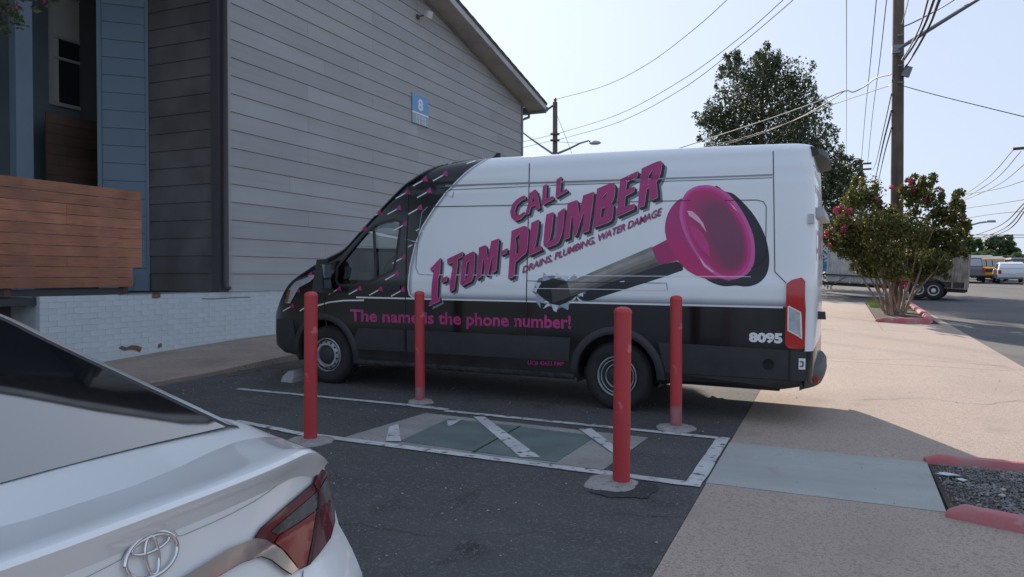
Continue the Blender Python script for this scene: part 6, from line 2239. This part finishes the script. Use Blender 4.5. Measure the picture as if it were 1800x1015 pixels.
# ---- simple road vehicles, built from a side profile
def vehicle(name, matrix, label, cat, L, Wd, low, cabin, m, wheels, glass_polys, lamps, group=None, parts=()):
    """low / cabin: (x, z) outlines of the lower body and the cabin; x from the rear"""
    o = empty(name, matrix=matrix, label=label, cat=cat, group=group)
    hw = Wd / 2

    def hull(nm, poly, w0, w1, mm, z0, z1):
        n = len(poly)
        v = []
        for sgn in (1, -1):
            for x, z in poly:
                t = 0 if z1 == z0 else max(0, min(1, (z - z0) / (z1 - z0)))
                v.append((x, sgn * (w0 + (w1 - w0) * t), z))
        f = [tuple(range(n)), tuple(range(2 * n - 1, n - 1, -1))] + [(i, (i + 1) % n, n + (i + 1) % n, n + i) for i in range(n)]
        ob = fix_normals(obj(nm, v, f, mm, o))
        bv = ob.modifiers.new('round', 'BEVEL'); bv.width = .05; bv.segments = 3; bv.limit_method = 'ANGLE'
        return ob
    zt = max(z for x, z in cabin)
    zb = min(z for x, z in cabin)
    hull('body', low, hw, hw - .02, m, .3, zb)
    hull('cabin', cabin, hw - .04, hw - .18, m, zb, zt)
    for nm, poly, mode in glass_polys:
        if mode == 'side':
            for sgn in (1, -1):
                v = []
                for x, z in poly:
                    t = (z - zb) / (zt - zb)
                    v.append((x, sgn * (hw - .04 + (-.14) * t + .008), z))
                obj(nm, v, [tuple(range(len(v)))], M_cglass, o)
        else:
            (x0, z0), (x1, z1) = poly
            t0, t1 = (z0 - zb) / (zt - zb), (z1 - zb) / (zt - zb)
            w0, w1 = hw - .10 - .14 * t0, hw - .12 - .14 * t1
            obj(nm, [(x0, -w0, z0), (x0, w0, z0), (x1, w1, z1), (x1, -w1, z1)], [(0, 1, 2, 3)], M_cglass, o)
    for x, r in wheels:
        for sgn in (1, -1):
            w = empty('wheel'); w.parent = o; w.location = (x, sgn * (hw - .10), r)
            smooth_by_angle(MB().lathe([(r * .62, .10 * sgn), (r * .9, .125 * sgn), (r, .08 * sgn), (r, -.08 * sgn), (r * .6, -.1 * sgn)], 24, 'Y').build('tyre', M_rubber, w, True), 50)
            smooth_by_angle(MB().lathe([(r * .63, .09 * sgn), (r * .6, .118 * sgn), (r * .3, .09 * sgn), (.002, .1 * sgn)], 20, 'Y').build('rim', M_silver, w, True), 40)
    for nm, a, b, mm in lamps:
        MB().box(a, b).build(nm, mm, o)
    return o


def road_matrix(px, py, Y, heading_deg):
    """heading: 0 = driving away along the street (+Y)"""
    p = onY(px, py, Y)
    a = math.radians(heading_deg)
    fx_ = Vector((-math.sin(a), math.cos(a), 0)); fx_.z = -K * fx_.x + KY * fx_.y; fx_.normalize()
    ly = Vector((-fx_.y, fx_.x, 0)); ly.normalize()
    m = Matrix((fx_, ly, fx_.cross(ly))).transposed().to_4x4()
    m.translation = Vector((p.x, p.y, gz(p.x, p.y)))
    return m


def paint(nm, c):
    return mat(nm, c, .3, coat=.5)
RED = M_redlens
def lamps_rear(hw, z0, z1, x=-.03):
    return [('tail_lamp', (x, hw - .22, z0), (x + .06, hw - .02, z1), RED), ('tail_lamp', (x, -hw + .02, z0), (x + .06, -hw + .22, z1), RED)]
PICK_LOW = [(0, .5), (0, 1.0), (.05, 1.08), (1.9, 1.08), (3.6, 1.08), (5.1, 1.0), (5.35, .85), (5.4, .5), (5.2, .42), (.2, .42)]
PICK_CAB = [(1.85, 1.07), (1.95, 1.78), (2.3, 1.85), (3.1, 1.85), (3.35, 1.76), (4.0, 1.07)]
PG = [('side_window', [(2.08, 1.18), (2.15, 1.70), (2.8, 1.72), (2.8, 1.18)], 'side'), ('side_window', [(2.88, 1.18), (2.88, 1.72), (3.25, 1.70), (3.75, 1.18)], 'side'), ('rear_window', [(1.845, 1.20), (1.925, 1.70)], 'end')]
tp = Matrix((-tdir, tn, Vector((0, 0, 1)))).transposed().to_4x4()
tp.translation = Vector((ta.x, ta.y, tg)) - tdir * 1.75 - tn * (TW / 2)
vehicle('pickup_truck', tp, 'dark red pickup behind the van, hitched to the trailer', 'pickup', 5.4, 1.95, PICK_LOW, PICK_CAB, paint('maroon', (.16, .02, .025)), ((1.05, .39), (4.4, .39)), PG,
        lamps_rear(.975, .75, 1.06))
vehicle('pickup_truck', road_matrix(1704, 498, 62, -6), 'dark silver pickup far up the street, left of the white vans', 'pickup', 5.4, 1.95, PICK_LOW, PICK_CAB, paint('dull_silver', (.15, .15, .155)), ((1.05, .40), (4.4, .40)), PG,
        lamps_rear(.975, .72, 1.05))
VL = [(0, .45), (0, 1.0), (.02, 1.05), (4.2, 1.05), (4.9, .95), (5.1, .75), (5.1, .42)]
VC = [(0.02, 1.04), (.10, 1.9), (.3, 2.02), (3.4, 2.02), (3.7, 1.9), (4.35, 1.04)]
VG = [('rear_window', [(.02, 1.2), (.075, 1.78)], 'end'), ('side_window', [(3.0, 1.2), (3.0, 1.8), (3.55, 1.8), (4.1, 1.2)], 'side')]
for k, (x, Y, l) in enumerate(((1724, 72, 'white van far up the street, beside the silver pickup'), (1744, 82, 'white van far up the street, mostly hidden by the yellow pickup'))):
    vehicle('parked_van', road_matrix(x, 495, Y, -7), l, 'van', 5.1, 1.95, VL, VC, paint('van_white_paint', (.62, .63, .64)), ((1.0, .36), (4.1, .36)), VG, lamps_rear(.975, .8, 1.2), 'white vans far up the street')
YL = [(0, .5), (0, 1.05), (.05, 1.12), (1.6, 1.12), (3.4, 1.12), (4.8, 1.05), (5.0, .85), (5.0, .5), (4.8, .42), (.2, .42)]
YC = [(1.3, 1.10), (1.42, 1.74), (1.6, 1.82), (2.8, 1.82), (3.05, 1.74), (3.7, 1.10)]
vehicle('yellow_pickup', road_matrix(1748, 497, 72, 168), 'yellow pickup far up the street, just behind the white hatchback', 'pickup', 5.0, 1.9, YL, YC, paint('yellow_paint', (.80, .36, .012)), ((.95, .45), (4.0, .45)),
        [('windscreen', [(3.12, 1.68), (3.66, 1.18)], 'end'), ('side_window', [(1.6, 1.2), (1.65, 1.68), (2.9, 1.68), (3.4, 1.2)], 'side')], [('headlamp', (4.98, .55, .75), (5.03, .8, .95), M_clearlens), ('headlamp', (4.98, -.8, .75), (5.03, -.55, .95), M_clearlens), ('grille', (4.985, -.5, .7), (5.02, .5, .98), M_plastic)])
HL = [(0, .45), (-.02, .75), (.05, 1.0), (.3, 1.02), (3.6, 1.0), (4.3, .8), (4.45, .6), (4.42, .35), (.2, .32)]
HC = [(.04, .98), (.35, 1.28), (1.0, 1.45), (1.8, 1.5), (2.6, 1.42), (3.6, .99)]
vehicle('hatchback', road_matrix(1780, 498, 61, -5), 'white hatchback parked far up the street at the right edge', 'car', 4.45, 1.75, HL, HC, paint('hatch_white', (.66, .67, .69)), ((.85, .32), (3.55, .32)),
        [('rear_window', [(.10, 1.05), (.55, 1.36)], 'end'), ('side_window', [(.75, 1.05), (1.1, 1.36), (1.8, 1.40), (1.8, 1.04)], 'side'), ('side_window', [(1.88, 1.04), (1.88, 1.40), (2.55, 1.34), (3.2, 1.04)], 'side')],
        lamps_rear(.875, .70, .95) + [('number_plate', (-.035, -.2, .68), (-.02, .2, .8), M_vwhite)])
# banner seen between the van and the trailer
bp = onY(1443, 520, 44); bp.z = gz(bp.x, 44)
ban = empty('banner_sign', bp, 'white and blue banner on posts seen between van and trailer', 'banner')
t_, b_ = onY(1443, 418, 44).z - bp.z, onY(1443, 478, 44).z - bp.z
MB().box((-.8, 0, b_), (.45, .03, t_)).build('banner_cloth', mat('banner_white', (.62, .68, .72), .7), ban)
MB().box((-.8, -.006, b_), (.45, -.001, b_ + .55)).build('banner_band', mat('banner_blue', (.05, .26, .42), .7), ban)
for i, (x0, z0, x1, z1) in enumerate(((-.1, .9, .1, 1.15), (.1, 1.15, .3, .95), (-.2, 1.5, .1, 1.42), (-.1, .62, .35, .72))):
    MB().tube([(x0, -.008, b_ + z0), (x1, -.008, b_ + z1)], .03, 5).build('banner_stroke', mat('banner_navy', (.03, .10, .22), .7), ban)
for x in (-.85, .5):
    MB().tube([(x, .02, -.1), (x, .02, t_)], .04, 8).build('post', M_galv, ban)
# grey shed at the right edge and a white board beyond the vans
sp0 = onY(1800, 500, 78); sp0.z = gz(sp0.x, 78)
shed = empty('shed', sp0, 'small grey shed at the right edge at the end of the street', 'building')
hh = onY(1800, 456, 78).z - sp0.z
MB().box((-.8, 0, -.1), (5, 6, hh)).build('wall', mat('shed_grey', (.30, .31, .33), .7, var=.4, vscale=.6), shed)
MB().box((-1.0, -.2, hh + .001), (5.2, 6.2, hh + .15)).build('roof', mat('shed_roof', (.38, .39, .40), .6), shed)
MB().box((.4, -.04, 0), (1.3, -.001, 2.0)).build('door', mat('shed_door', (.2, .21, .22), .6), shed)
wb = onY(1719, 495, 88); wb.z = gz(wb.x, 88)
brd = empty('white_board', wb, 'small white board standing above the parked vans', 'sign')
h1, h0 = onY(1719, 456, 88).z - wb.z, onY(1719, 464, 88).z - wb.z
MB().box((-.45, 0, h0), (.45, .05, h1)).build('panel', M_vwhite, brd)
MB().tube([(0, .08, -.1), (0, .08, h1 - .05)], .05, 8).build('post', M_galv, brd)
